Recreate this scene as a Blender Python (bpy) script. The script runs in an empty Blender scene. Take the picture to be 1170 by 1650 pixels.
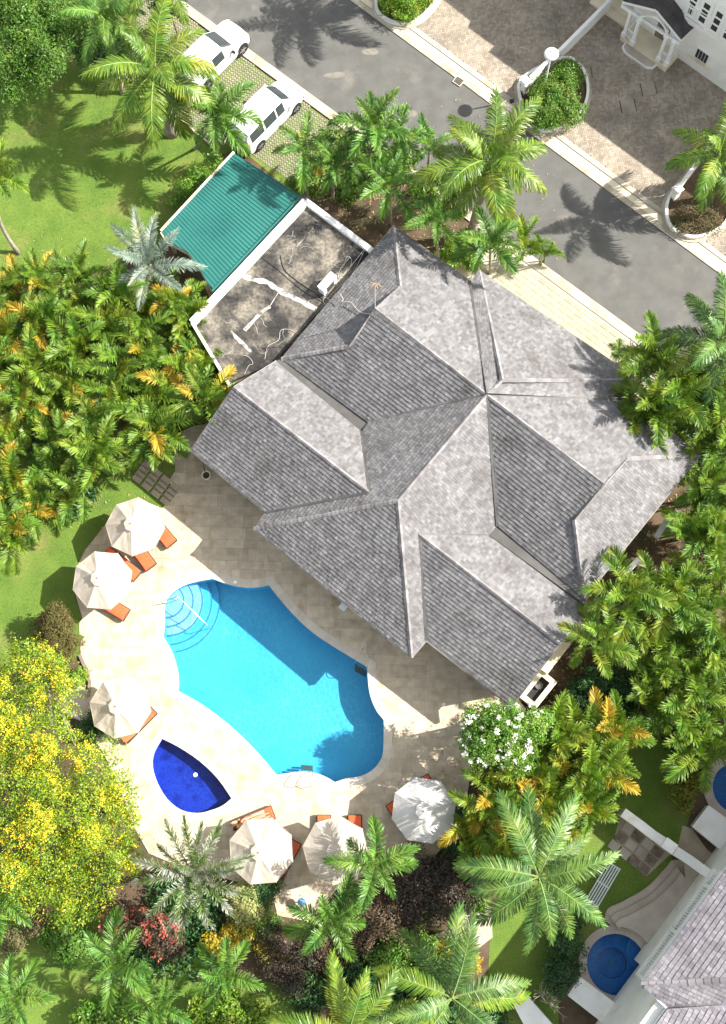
import bpy, bmesh, math, random
import numpy as np
from mathutils import Vector, Matrix
from mathutils.geometry import delaunay_2d_cdt
S = bpy.context.scene
COL = S.collection
rad = math.radians
# ------------------------------------------------------------------ camera, world, sun, exposure
H = 54.0; F = 1815.0; NU, NV = 660.0, 1207.0
_d = np.array([NU-585, -(NV-825), -F]); _d /= np.linalg.norm(_d)
_z = -_d; _y = np.array([0, 1, 0.])-_z*_z[1]; _y /= np.linalg.norm(_y); _x = np.cross(_y, _z)
RC = np.array([_x, _y, _z])
cam = bpy.data.cameras.new('camera'); camo = bpy.data.objects.new('camera', cam); COL.objects.link(camo)
m4 = Matrix.Identity(4)
for i in range(3):
    for j in range(3): m4[i][j] = RC[i][j]
m4.translation = (0, 0, H); camo.matrix_world = m4
cam.sensor_fit = 'HORIZONTAL'; cam.sensor_width = 36; cam.lens = F/1170*36; cam.clip_end = 2000; cam.clip_start = 1
S.camera = camo
SUN_EL, SUN_DX, SUN_DY = rad(40.5), 0.979, 0.203       # towards the sun
w = bpy.data.worlds.new('World'); S.world = w; w.use_nodes = True
nt = w.node_tree; sky = nt.nodes.new('ShaderNodeTexSky'); sky.sky_type = 'NISHITA'; sky.sun_disc = False
sky.sun_elevation = SUN_EL; sky.sun_rotation = math.atan2(SUN_DX, SUN_DY); sky.air_density = 1.0; sky.dust_density = 1.6; sky.ozone_density = 1.0
hs = nt.nodes.new('ShaderNodeHueSaturation'); hs.inputs['Saturation'].default_value = .42; hs.inputs['Value'].default_value = 1.12
wmx = nt.nodes.new('ShaderNodeMix'); wmx.data_type = 'RGBA'; wmx.blend_type = 'MULTIPLY'; wmx.inputs[0].default_value = 1; wmx.inputs[7].default_value = (1.02, 1.0, .93, 1)
nt.links.new(sky.outputs[0], hs.inputs['Color']); nt.links.new(hs.outputs[0], wmx.inputs[6]); nt.links.new(wmx.outputs[2], nt.nodes['Background'].inputs[0]); nt.nodes['Background'].inputs[1].default_value = 0.125
sl = bpy.data.lights.new('sun', 'SUN'); sl.energy = 5.0; sl.angle = rad(0.53); sl.color = (1, 0.96, 0.87)
so = bpy.data.objects.new('sun', sl); COL.objects.link(so)
_sd = Vector((SUN_DX*math.cos(SUN_EL), SUN_DY*math.cos(SUN_EL), math.sin(SUN_EL)))
so.rotation_euler = _sd.to_track_quat('Z', 'Y').to_euler(); so.location = (30, 10, 60)
S.view_settings.view_transform = 'Standard'; S.view_settings.look = 'None'; S.view_settings.gamma = 1
S.view_settings.use_curve_mapping = False; S.view_settings.exposure = 1.32
S.render.engine = 'CYCLES'; S.cycles.max_bounces = 8; S.cycles.transparent_max_bounces = 12

# ------------------------------------------------------------------ helpers
def G(u, v, z=0.0):
    """world point at height z seen at photo pixel u, v"""
    q = RC @ np.array([u-585, -(v-825), -F]); t = (H-z)/-q[2]
    return Vector((q[0]*t, q[1]*t, z))
def Z(o, s, pts):                    # crop coordinates to photo pixels
    return [(o[0]+a/s, o[1]+b/s) for a, b in pts]
def GP(pts, z=0.0): return [(G(a, b, z).x, G(a, b, z).y) for a, b in pts]
PX = 0.0297

def tag(o, label=None, cat=None, group=None, kind=None):
    if label: o['label'] = label
    if cat: o['category'] = cat
    if group: o['group'] = group
    if kind: o['kind'] = kind
    return o
def empty(name, loc, label=None, cat=None, group=None, rz=0.0):
    o = bpy.data.objects.new(name, None); COL.objects.link(o); o.location = loc; o.rotation_euler[2] = rz
    o.empty_display_size = 0.2
    return tag(o, label, cat, group)
def link(name, me, parent=None, loc=None, keep=True):
    o = bpy.data.objects.new(name, me); COL.objects.link(o)
    if parent is not None:
        o.parent = parent
        if keep:    # mesh data is in world coordinates
            o.matrix_parent_inverse = wm(parent).inverted()
    if loc is not None: o.location = loc
    return o
def wm(o):
    m = Matrix.LocRotScale(o.location, o.rotation_euler, o.scale)
    if o.parent is not None: m = wm(o.parent) @ o.matrix_parent_inverse @ m
    return m
class MB:
    """collects geometry for one mesh"""
    def __init__(s): s.v = []; s.f = []; s.m = []; s.smooth = False
    def add(s, vs, fs, mi=0):
        b = len(s.v); s.v += [tuple(x) for x in vs]; s.f += [tuple(b+i for i in f) for f in fs]; s.m += [mi]*len(fs)
    def box(s, c, d, rz=0, mi=0, rx=0):
        M = Matrix.Translation(c) @ Matrix.Rotation(rz, 4, 'Z') @ Matrix.Rotation(rx, 4, 'X')
        x, y, z = d[0]/2, d[1]/2, d[2]/2
        vs = [M @ Vector(p) for p in [(-x,-y,-z),(x,-y,-z),(x,y,-z),(-x,y,-z),(-x,-y,z),(x,-y,z),(x,y,z),(-x,y,z)]]
        s.add(vs, [(0,3,2,1),(4,5,6,7),(0,1,5,4),(1,2,6,5),(2,3,7,6),(3,0,4,7)], mi)
    def bar(s, a, b, wd, h, mi=0):
        a = Vector(a); b = Vector(b); d = b-a; L = d.length
        if L < 1e-6: return
        q = d.to_track_quat('X', 'Z').to_matrix().to_4x4(); M = Matrix.Translation((a+b)/2) @ q
        x, y, z = L/2, wd/2, h/2
        vs = [M @ Vector(p) for p in [(-x,-y,-z),(x,-y,-z),(x,y,-z),(-x,y,-z),(-x,-y,z),(x,-y,z),(x,y,z),(-x,y,z)]]
        s.add(vs, [(0,3,2,1),(4,5,6,7),(0,1,5,4),(1,2,6,5),(2,3,7,6),(3,0,4,7)], mi)
    def prism(s, pts, z0, z1, mi=0):
        n = len(pts); ar = sum(pts[i][0]*pts[(i+1)%n][1]-pts[(i+1)%n][0]*pts[i][1] for i in range(n))
        if ar < 0: pts = pts[::-1]
        zz0 = z0 if hasattr(z0, '__len__') else [z0]*n; zz1 = z1 if hasattr(z1, '__len__') else [z1]*n
        vs = [(p[0], p[1], zz0[i]) for i, p in enumerate(pts)]+[(p[0], p[1], zz1[i]) for i, p in enumerate(pts)]
        s.add(vs, [tuple(range(n))[::-1], tuple(range(n, 2*n))]+[(i, (i+1)%n, n+(i+1)%n, n+i) for i in range(n)], mi)
    def tube(s, pts, r, n=6, mi=0, cap=True):
        pts = [Vector(p) for p in pts]; rs = r if hasattr(r, '__len__') else [r]*len(pts)
        b = len(s.v); up = Vector((0, 0, 1))
        for i, p in enumerate(pts):
            t = (pts[min(i+1, len(pts)-1)]-pts[max(i-1, 0)])
            t = t.normalized() if t.length > 1e-9 else up
            a = t.cross(Vector((0.13, 0.97, 0.2))).normalized() if abs(t.dot(Vector((0.13, 0.97, 0.2)).normalized())) < .95 else t.cross(Vector((1, 0, 0))).normalized()
            c = t.cross(a)
            for k in range(n):
                an = 2*math.pi*k/n; s.v.append(tuple(p+(a*math.cos(an)+c*math.sin(an))*rs[i]))
        for i in range(len(pts)-1):
            for k in range(n):
                s.f.append((b+i*n+k, b+i*n+(k+1)%n, b+(i+1)*n+(k+1)%n, b+(i+1)*n+k)); s.m.append(mi)
        if cap:
            s.f.append(tuple(b+k for k in range(n))[::-1]); s.m.append(mi)
            e = b+(len(pts)-1)*n; s.f.append(tuple(e+k for k in range(n))); s.m.append(mi)
    def lathe(s, prof, c, n=20, mi=0):
        b = len(s.v)
        for r, z in prof:
            for k in range(n):
                an = 2*math.pi*k/n; s.v.append((c[0]+r*math.cos(an), c[1]+r*math.sin(an), c[2]+z))
        for i in range(len(prof)-1):
            for k in range(n):
                s.f.append((b+i*n+k, b+i*n+(k+1)%n, b+(i+1)*n+(k+1)%n, b+(i+1)*n+k)); s.m.append(mi)
    def mesh(s, name, mats, smooth=False):
        me = bpy.data.meshes.new(name); me.from_pydata(s.v, [], s.f)
        for m in (mats if isinstance(mats, (list, tuple)) else [mats]): me.materials.append(m)
        if any(s.m): me.polygons.foreach_set('material_index', s.m)
        if smooth: me.polygons.foreach_set('use_smooth', [True]*len(s.f))
        me.update(); return me
    def obj(s, name, mats, parent=None, smooth=False):
        return link(name, s.mesh(name, mats, smooth), parent)

def pip(p, poly):
    x, y = p; c = False; n = len(poly); j = n-1
    for i in range(n):
        xi, yi = poly[i][0], poly[i][1]; xj, yj = poly[j][0], poly[j][1]
        if (yi > y) != (yj > y) and x < (xj-xi)*(y-yi)/(yj-yi)+xi: c = not c
        j = i
    return c
def cdt(inc, exc=()):
    """triangles of the intersection of all inc polygons minus the exc polygons"""
    V = []; E = []
    for poly in list(inc)+list(exc):
        b = len(V); n = len(poly)
        V += [Vector((p[0], p[1])) for p in poly]; E += [(b+i, b+(i+1) % n) for i in range(n)]
    r = delaunay_2d_cdt(V, E, [], 0, 1e-6)
    vs = [(v.x, v.y) for v in r[0]]; out = []
    for f in r[2]:
        c = (sum(vs[i][0] for i in f)/len(f), sum(vs[i][1] for i in f)/len(f))
        if all(pip(c, q) for q in inc) and not any(pip(c, q) for q in exc): out.append(tuple(f))
    return vs, out
def slab(mb, vs, tris, z0, z1, mi=0, zf=None):
    """solid from plan triangles; z0 None gives a sheet"""
    if not tris: return
    used = sorted({i for t in tris for i in t}); mp = {u: k for k, u in enumerate(used)}; n = len(used)
    tt = []
    for t in tris:
        a, b, c = [vs[i] for i in t]
        ar = (b[0]-a[0])*(c[1]-a[1])-(c[0]-a[0])*(b[1]-a[1])
        tt.append(tuple(mp[i] for i in (t if ar > 0 else t[::-1])))
    z = (lambda x, y: zf(x, y)+z1) if zf else (lambda x, y: z1)
    top = [(vs[u][0], vs[u][1], z(*vs[u])) for u in used]
    if z0 is None: mb.add(top, tt, mi); return
    zb = (lambda x, y: zf(x, y)+z0) if zf else (lambda x, y: z0)
    bot = [(vs[u][0], vs[u][1], zb(*vs[u])) for u in used]
    ed = {}
    for t in tt:
        for k in range(3):
            e = (t[k], t[(k+1) % 3])
            if (e[1], e[0]) in ed: del ed[(e[1], e[0])]
            else: ed[e] = 1
    mb.add(top+bot, tt+[(b, a, a+n, b+n) for a, b in ed], mi)
def offset(poly, d):
    n = len(poly); ar = sum(poly[i][0]*poly[(i+1)%n][1]-poly[(i+1)%n][0]*poly[i][1] for i in range(n)); sg = 1 if ar > 0 else -1
    out = []
    for i in range(n):
        p0, p1, p2 = [Vector(poly[k % n][:2]) for k in (i-1, i, i+1)]
        a = (p1-p0).normalized(); b = (p2-p1).normalized()
        n1 = Vector((a.y, -a.x))*sg; n2 = Vector((b.y, -b.x))*sg; m = n1+n2
        if m.length < 1e-6: m = n1
        m.normalize(); k = d/max(.45, m.dot(n1)); out.append(tuple(p1+m*k))
    return out
def spline(pts, sub=4, closed=False, corners=()):
    """Catmull-Rom through the points; corners stay sharp"""
    n = len(pts); out = []
    rng = range(n if closed else n-1)
    g = lambda i: pts[i % n] if closed else pts[max(0, min(n-1, i))]
    for i in rng:
        p1, p2 = g(i), g(i+1); p0 = g(i-1) if (i % n) not in corners else p1; p3 = g(i+2) if ((i+1) % n) not in corners else p2
        for k in range(sub):
            t = k/sub
            out.append(tuple(.5*((2*p1[c])+(-p0[c]+p2[c])*t+(2*p0[c]-5*p1[c]+4*p2[c]-p3[c])*t*t+(-p0[c]+3*p1[c]-3*p2[c]+p3[c])*t**3) for c in range(len(p1))))
    if not closed: out.append(tuple(pts[-1]))
    return out

# ------------------------------------------------------------------ materials
def mat(name, c1, c2=None, scale=3.0, rough=.8, c3=None, s3=.4, t3=(.5, .7), island=0.0, objr=0.0, bump=0.0, bscale=40, spec=.3, metal=0, transl=0.0, detail=6, grain=0.0, gscale=60):
    m = bpy.data.materials.new(name); m.use_nodes = True; n = m.node_tree; N = n.nodes; L = n.links
    bs = N['Principled BSDF']; bs.inputs['Roughness'].default_value = rough; bs.inputs['Metallic'].default_value = metal
    bs.inputs['Specular IOR Level'].default_value = spec
    geo = N.new('ShaderNodeNewGeometry')
    def noise(sc, det=6):
        t = N.new('ShaderNodeTexNoise'); t.inputs['Scale'].default_value = sc; t.inputs['Detail'].default_value = det
        L.new(geo.outputs['Position'], t.inputs['Vector']); return t.outputs[0]
    def ramp(src, a, b):
        r = N.new('ShaderNodeMapRange'); r.inputs[1].default_value = a; r.inputs[2].default_value = b; L.new(src, r.inputs[0]); return r.outputs[0]
    def mix(f, a, b, typ='MIX'):
        x = N.new('ShaderNodeMix'); x.data_type = 'RGBA'; x.blend_type = typ
        if isinstance(f, float): x.inputs[0].default_value = f
        else: L.new(f, x.inputs[0])
        for k, q in ((6, a), (7, b)):
            if isinstance(q, tuple): x.inputs[k].default_value = (*q, 1)
            else: L.new(q, x.inputs[k])
        return x.outputs[2]
    col = c1
    if c2: col = mix(ramp(noise(scale, detail), .36, .64), c1, c2)
    if c3: col = mix(ramp(noise(s3, 5), *t3), col, c3)
    def mul(col, src, amt):
        r = N.new('ShaderNodeMapRange'); r.inputs[3].default_value = 1-amt; r.inputs[4].default_value = 1+amt; L.new(src, r.inputs[0])
        cc = N.new('ShaderNodeCombineColor'); [L.new(r.outputs[0], cc.inputs[k]) for k in range(3)]
        return mix(1.0, col, cc.outputs[0], 'MULTIPLY')
    if island: col = mul(col, geo.outputs['Random Per Island'], island)
    if objr:
        oi = N.new('ShaderNodeObjectInfo'); col = mul(col, oi.outputs['Random'], objr)
    if grain: col = mul(col, ramp(noise(gscale, 3), .3, .7), grain)
    if isinstance(col, tuple): bs.inputs['Base Color'].default_value = (*col, 1)
    else: L.new(col, bs.inputs['Base Color'])
    if bump:
        b = N.new('ShaderNodeBump'); b.inputs['Strength'].default_value = bump; b.inputs['Distance'].default_value = .05
        L.new(noise(bscale, 4), b.inputs['Height']); L.new(b.outputs[0], bs.inputs['Normal'])
    if transl:
        t = N.new('ShaderNodeBsdfTranslucent'); x = N.new('ShaderNodeMixShader'); x.inputs[0].default_value = transl
        br = mix(1.0, col if not isinstance(col, tuple) else col, (1.25, 1.2, .55), 'MULTIPLY')
        L.new(br, t.inputs[0]); L.new(bs.outputs[0], x.inputs[1]); L.new(t.outputs[0], x.inputs[2]); L.new(x.outputs[0], N['Material Output'].inputs[0])
    return m
M = {}
M['soil'] = mat('soil', (.07,.045,.028), (.125,.088,.055), 1.2, .95, (.045,.05,.022), .5, (.5,.75), bump=.5, grain=.25)
M['lawn'] = mat('lawn', (.085,.15,.022), (.125,.19,.03), .7, .95, (.20,.20,.06), .45, (.52,.8), bump=.5, bscale=60, grain=.3, gscale=25)
M['blade'] = mat('grass_blade', (.085,.155,.022), (.13,.2,.03), .8, .8, (.22,.21,.07), .45, (.52,.8), island=.3, transl=.25)
M['asphalt'] = mat('asphalt', (.098,.095,.090), (.118,.115,.108), 1.3, .9, (.165,.155,.135), .7, (.6,.74), bump=.3, bscale=120, grain=.14, gscale=45, detail=12)
M['kerb'] = mat('kerb_concrete', (.38,.33,.255), (.47,.42,.345), 1.5, .9, (.27,.22,.15), .8, (.5,.75), bump=.2, grain=.12, objr=.06)
M['white'] = mat('white_render', (.74,.73,.70), (.8,.79,.76), 1.5, .8, (.62,.58,.5), 1.1, (.58,.8), bump=.1)
M['worn'] = mat('worn_asphalt', (.15,.14,.12), (.2,.185,.155), 5, .9)
M['cream'] = mat('cream_render', (.66,.58,.42), (.72,.65,.5), 1.4, .85, (.5,.42,.28), .9, (.55,.8), bump=.1)
M['travertine'] = mat('travertine', (.41,.335,.24), (.49,.42,.32), 2.6, .6, (.33,.25,.15), 1.2, (.53,.78), objr=.12, island=.10, bump=.15, bscale=50, grain=.07)
M['coping'] = mat('coping_stone', (.48,.43,.35), (.54,.495,.42), 2.2, .6, (.40,.33,.23), 1.0, (.6,.85), objr=.06, grain=.05)
M['bed'] = mat('mortar_bed', (.32,.27,.2), (.38,.33,.25), 2, .9)
M['brick'] = mat('brick_paver', (.27,.225,.175), (.33,.28,.225), 1.0, .9, (.17,.15,.13), .45, (.5,.75), island=.2, grain=.08)
M['brickbed'] = mat('brick_joint', (.16,.135,.11), rough=.95)
M['paver'] = mat('sidewalk_paver', (.29,.275,.20), (.34,.32,.235), 2, .85, island=.1, objr=.12, grain=.08)
M['grout'] = mat('pale_grout', (.50,.46,.34), (.56,.52,.4), 2, .9)
M['turfstone'] = mat('turf_block', (.22,.21,.15), (.25,.225,.16), 1.1, .9, island=.15)
M['shingle'] = mat('cedar_shingle', (.128,.123,.127), (.174,.168,.172), 1.6, .8, (.083,.075,.074), .8, (.54,.78), island=.24, grain=.14, gscale=5)
M['shingle2'] = mat('pale_shingle', (.18,.165,.185), (.25,.235,.25), .9, .8, (.13,.115,.12), .6, (.55,.8), island=.25, grain=.1, gscale=14)
M['deck'] = mat('roof_deck', (.05,.043,.045), (.08,.07,.07), 2, .9)
M['cap'] = mat('ridge_cap', (.17,.158,.162), (.24,.225,.228), 1.2, .8, (.09,.08,.08), .8, (.5,.75), island=.2)
M['flash'] = mat('lead_flashing', (.07,.067,.063), (.10,.095,.09), 2, .6, (.045,.043,.04), 1, (.5,.7), spec=.4)
M['fascia'] = mat('fascia', (.2,.18,.165), (.26,.24,.22), 2, .7)
M['darkroof'] = mat('bitumen_roof', (.21,.185,.15), (.06,.055,.05), 1.5, .95, (.03,.028,.028), .55, (.46,.58), bump=.3, grain=.4, gscale=7, detail=14)
M['paint'] = mat('white_sealant', (.30,.29,.27), (.42,.41,.39), 5, .85, (.12,.11,.10), 3.5, (.52,.66), detail=12)
M['green_metal'] = mat('green_metal', (.022,.135,.12), (.030,.16,.14), .7, .5, (.02,.11,.10), .6, (.55,.8), spec=.35)
M['cable'] = mat('pale_cable', (.42,.40,.36), rough=.6)
M['cable2'] = mat('black_cable', (.03,.03,.03), rough=.5)
M['canvas'] = mat('umbrella_canvas', (.46,.40,.335), (.50,.445,.38), 1.5, .9, island=.05, transl=.08, bump=.35, bscale=4)
M['canvas2'] = mat('white_canvas', (.5,.485,.47), (.55,.535,.52), 1.5, .9, transl=.08, bump=.3, bscale=4)
M['pole'] = mat('teak_pole', (.38,.24,.12), rough=.5)
M['orange'] = mat('orange_cushion', (.60,.10,.035), (.66,.125,.05), 4, .85, bump=.1)
M['wicker'] = mat('dark_wicker', (.045,.032,.028), (.07,.05,.045), 30, .6, bump=.4, bscale=80)
M['steel'] = mat('stainless_steel', (.45,.45,.46), rough=.35, metal=.9)
M['black'] = mat('black_plastic', (.02,.02,.022), rough=.5)
M['trunk'] = mat('palm_trunk', (.30,.26,.21), (.2,.17,.14), 3, .9, bump=.6, bscale=18)
M['bark'] = mat('tree_bark', (.16,.12,.09), (.24,.2,.16), 4, .9, bump=.6, bscale=18)
M['shaft'] = mat('crownshaft', (.13,.22,.05), (.2,.26,.08), 3, .5)
M['dead'] = mat('dead_leaf', (.30,.20,.10), (.4,.3,.17), 3, .9, island=.25)
def leafm(name, a, b, c=None, isl=.3, objr=.15, tr=.3, rough=.42, spec=.45, sc=1.2, s3=.8, t3=(.5,.75)):
    return mat(name, a, b, sc, rough, c, s3, t3, island=isl, objr=objr, transl=tr, spec=spec)
M['royal'] = leafm('royal_leaf', (.075,.165,.016), (.15,.225,.022), (.25,.27,.03), s3=.5, t3=(.52,.78), isl=.45, tr=.3)
M['xmas'] = leafm('small_palm_leaf', (.06,.165,.024), (.12,.23,.03), (.17,.24,.035), s3=.9, t3=(.54,.8), isl=.45, tr=.26)
M['coco'] = leafm('coconut_leaf', (.055,.14,.03), (.12,.205,.035), (.19,.24,.045), s3=.9, t3=(.54,.8), isl=.45, tr=.26)
M['areca'] = leafm('areca_leaf', (.085,.185,.018), (.165,.25,.022), (.29,.29,.025), s3=.9, t3=(.52,.76), isl=.45, tr=.3)
M['areca_g'] = leafm('areca_green_leaf', (.075,.175,.02), (.15,.24,.024), (.23,.265,.028), s3=.9, t3=(.5,.76), isl=.45, tr=.28)
M['areca_o'] = leafm('areca_golden_leaf', (.48,.31,.03), (.38,.30,.03), (.52,.36,.08), s3=1.1, t3=(.5,.78))
M['silver'] = leafm('silver_leaf', (.14,.20,.16), (.21,.26,.21), (.28,.27,.16), tr=.15)
M['foxtail'] = leafm('foxtail_leaf', (.11,.18,.05), (.17,.24,.08), (.36,.38,.34), isl=.35, s3=1.6, t3=(.45,.6))
M['feather'] = leafm('feathery_leaf', (.075,.19,.02), (.13,.24,.028), (.04,.11,.015), tr=.3)
M['yellow_tree'] = leafm('cassia_leaf', (.15,.25,.016), (.26,.33,.018), (.08,.17,.014), s3=.9, isl=.35, tr=.3)
M['petal_y'] = mat('yellow_petal', (.72,.58,.03), (.78,.5,.02), 3, .7, island=.2, transl=.15)
M['petal_w'] = mat('white_petal', (.8,.8,.76), rough=.7, island=.08, transl=.1)
M['petal_r'] = mat('red_petal', (.55,.06,.05), (.6,.2,.14), 2, .7, island=.3, transl=.15)
M['hedge'] = leafm('hedge_leaf', (.08,.2,.02), (.14,.25,.025), (.24,.27,.07), s3=1.3, t3=(.55,.8))
M['lush'] = leafm('lush_leaf', (.16,.27,.02), (.12,.23,.02), (.3,.32,.04), s3=1.3)
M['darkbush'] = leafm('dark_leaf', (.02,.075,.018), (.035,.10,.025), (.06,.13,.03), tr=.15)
M['olive'] = leafm('olive_leaf', (.105,.085,.03), (.13,.12,.035), (.06,.06,.02), tr=.1, rough=.8, spec=.2, s3=2)
M['purple'] = leafm('bronze_leaf', (.08,.05,.028), (.12,.085,.045), (.045,.025,.02), tr=.1, rough=.6)
M['maroon'] = leafm('maroon_leaf', (.035,.026,.018), (.055,.036,.024), (.025,.04,.012), tr=.08, rough=.5)
M['varieg'] = leafm('variegated_leaf', (.28,.32,.10), (.38,.38,.16), (.12,.18,.05), s3=1.5)
M['croton'] = leafm('croton_leaf', (.45,.30,.02), (.30,.28,.03), (.12,.18,.03), s3=1.6)
M['croton_d'] = leafm('green_croton_leaf', (.17,.2,.02), (.25,.24,.02), (.08,.12,.02), s3=1.6)
M['fern'] = leafm('fern_leaf', (.10,.22,.03), (.14,.26,.04), tr=.4)
M['drycover'] = leafm('dry_cover_leaf', (.17,.13,.08), (.12,.10,.05), (.09,.12,.04), tr=.1, rough=.9, spec=.1)
M['plaster'] = mat('pool_plaster', (.065,.355,.55), (.085,.395,.59), .5, .6, grain=.03)
M['step'] = mat('pool_step_plaster', (.24,.38,.52), (.27,.42,.56), 1, .6)
M['tileline'] = mat('pool_tile_line', (.05,.15,.38), (.07,.19,.44), 12, .3)
M['mosaic'] = mat('blue_mosaic', (.010,.028,.27), (.018,.05,.36), 22, .35, (.006,.014,.16), 1.6, (.48,.7), grain=.35, gscale=30)
M['mosaic2'] = mat('teal_mosaic', (.012,.13,.34), (.015,.17,.42), 22, .35, grain=.2, gscale=30)
M['carpaint'] = mat('white_car_paint', (.78,.78,.79), rough=.2, spec=.5)
M['glass'] = mat('car_glass', (.035,.045,.05), rough=.06, spec=.8)
M['tyre'] = mat('tyre', (.02,.02,.02), rough=.8)
M['rim'] = mat('alloy_rim', (.5,.5,.52), rough=.3, metal=.8)
M['lamp'] = mat('clear_lamp', (.7,.72,.75), rough=.1, spec=.8)
M['redlamp'] = mat('red_lamp', (.6,.02,.02), rough=.2)
M['ivory'] = mat('white_paint', (.78,.78,.77), rough=.5)
M['interior'] = mat('dark_window', (.03,.035,.04), rough=.15, spec=.7)
M['skin'] = mat('skin', (.45,.24,.15), rough=.6)
M['skin2'] = mat('tanned_skin', (.36,.19,.12), rough=.6)
M['hair'] = mat('dark_hair', (.03,.02,.015), rough=.6)
M['redcloth'] = mat('red_cloth', (.5,.03,.06), (.4,.03,.1), 6, .9)
M['pinkcloth'] = mat('pink_towel', (.72,.38,.3), (.78,.5,.36), 5, .95)
M['floral'] = mat('floral_cloth', (.6,.10,.06), (.75,.6,.3), 9, .9, (.12,.10,.06), 7, (.5,.6))
M['yellowcloth'] = mat('yellow_cloth', (.75,.6,.2), rough=.9)
M['bluecloth'] = mat('blue_cloth', (.15,.3,.5), rough=.9)
M['teal'] = mat('teal_paint', (.02,.25,.22), rough=.5)
M['palewood'] = mat('painted_wood', (.6,.62,.63), rough=.6)
M['terr'] = mat('terrace_stone', (.40,.34,.29), (.47,.41,.35), 1.6, .8, (.3,.25,.2), .8, (.55,.8), grain=.1, objr=.08)

def water_mat(name, tint, tint2, wave=9.0, caust=.5):
    m = bpy.data.materials.new(name); m.use_nodes = True; n = m.node_tree; N = n.nodes; L = n.links
    N.remove(N['Principled BSDF']); out = N['Material Output']; geo = N.new('ShaderNodeNewGeometry')
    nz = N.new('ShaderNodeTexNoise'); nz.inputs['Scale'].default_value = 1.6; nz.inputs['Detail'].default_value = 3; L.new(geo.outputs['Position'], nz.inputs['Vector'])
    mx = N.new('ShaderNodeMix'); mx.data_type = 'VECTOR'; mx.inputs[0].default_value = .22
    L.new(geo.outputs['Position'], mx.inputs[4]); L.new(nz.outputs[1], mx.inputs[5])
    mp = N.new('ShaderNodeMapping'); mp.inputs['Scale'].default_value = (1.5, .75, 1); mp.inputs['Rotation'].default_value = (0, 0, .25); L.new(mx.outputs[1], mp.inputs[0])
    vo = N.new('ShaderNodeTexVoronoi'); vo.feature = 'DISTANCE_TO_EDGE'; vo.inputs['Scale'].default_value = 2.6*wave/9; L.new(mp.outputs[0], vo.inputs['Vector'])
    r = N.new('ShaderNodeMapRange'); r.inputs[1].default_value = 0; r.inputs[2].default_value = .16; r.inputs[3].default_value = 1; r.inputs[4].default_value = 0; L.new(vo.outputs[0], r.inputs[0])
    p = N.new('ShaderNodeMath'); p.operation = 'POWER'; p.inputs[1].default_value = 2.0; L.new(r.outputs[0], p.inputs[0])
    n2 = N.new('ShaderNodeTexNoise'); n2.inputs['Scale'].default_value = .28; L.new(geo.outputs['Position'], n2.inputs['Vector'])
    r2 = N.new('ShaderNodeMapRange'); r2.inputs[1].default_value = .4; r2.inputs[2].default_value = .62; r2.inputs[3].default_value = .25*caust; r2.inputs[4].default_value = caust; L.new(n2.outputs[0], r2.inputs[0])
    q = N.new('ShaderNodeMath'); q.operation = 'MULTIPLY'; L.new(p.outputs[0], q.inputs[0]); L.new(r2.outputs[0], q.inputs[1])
    c = N.new('ShaderNodeMix'); c.data_type = 'RGBA'; L.new(q.outputs[0], c.inputs[0]); c.inputs[6].default_value = (*tint, 1); c.inputs[7].default_value = (*tint2, 1)  # caustic light painted into the tint as paler cell edges
    tr = N.new('ShaderNodeBsdfTransparent'); L.new(c.outputs[2], tr.inputs[0])
    gl = N.new('ShaderNodeBsdfGlossy'); gl.inputs['Roughness'].default_value = .03
    n3 = N.new('ShaderNodeTexNoise'); n3.inputs['Scale'].default_value = wave*.6; n3.inputs['Detail'].default_value = 4; L.new(mp.outputs[0], n3.inputs['Vector'])
    b = N.new('ShaderNodeBump'); b.inputs['Strength'].default_value = .09; b.inputs['Distance'].default_value = .03; L.new(n3.outputs[0], b.inputs['Height']); L.new(b.outputs[0], gl.inputs['Normal'])
    lw = N.new('ShaderNodeLayerWeight'); L.new(b.outputs[0], lw.inputs['Normal'])      # Schlick reflectance, the same from both sides of the surface
    pw = N.new('ShaderNodeMath'); pw.operation = 'POWER'; pw.inputs[1].default_value = 5; L.new(lw.outputs['Facing'], pw.inputs[0])
    ma = N.new('ShaderNodeMath'); ma.operation = 'MULTIPLY_ADD'; ma.inputs[1].default_value = .98; ma.inputs[2].default_value = .02; L.new(pw.outputs[0], ma.inputs[0])
    x = N.new('ShaderNodeMixShader'); L.new(ma.outputs[0], x.inputs[0]); L.new(tr.outputs[0], x.inputs[1]); L.new(gl.outputs[0], x.inputs[2]); L.new(x.outputs[0], out.inputs[0])
    return m
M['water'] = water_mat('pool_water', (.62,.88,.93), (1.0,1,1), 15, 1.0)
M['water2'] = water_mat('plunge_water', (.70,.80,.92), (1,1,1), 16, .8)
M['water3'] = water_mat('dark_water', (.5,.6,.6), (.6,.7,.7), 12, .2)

# ------------------------------------------------------------------ outlines (photo pixels on the ground)
O4 = (220, 900); s4 = 2.659
pool_px = Z(O4, s4, [(328,85),(260,97),(200,115),(155,145),(128,180),(119,225),(120,275),(113,335),(150,400),(170,460),(180,520),(178,570),(260,615),(340,670),(430,745),(520,835),(600,930),(640,923),(700,916),(760,920),(810,938),(850,961),(900,945),(960,935),(1010,910),(1045,870),(1060,820),(1062,690),(1030,650),(1005,590),(995,530),(992,465),(935,430),(850,378),(760,318),(680,245),(610,165),(568,112),(530,120),(470,123),(400,110)])
POOL = spline(GP(pool_px), 3, True, (0, 7, 11, 16, 21, 27, 31, 37))
kid_px = Z(O4, s4, [(110,770),(180,805),(270,865),(350,942),(410,1028),(370,1060),(320,1080),(260,1092),(190,1078),(130,1030),(88,960),(68,890),(76,830)])
KID = spline(GP(kid_px), 3, True, (0, 4))
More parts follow.
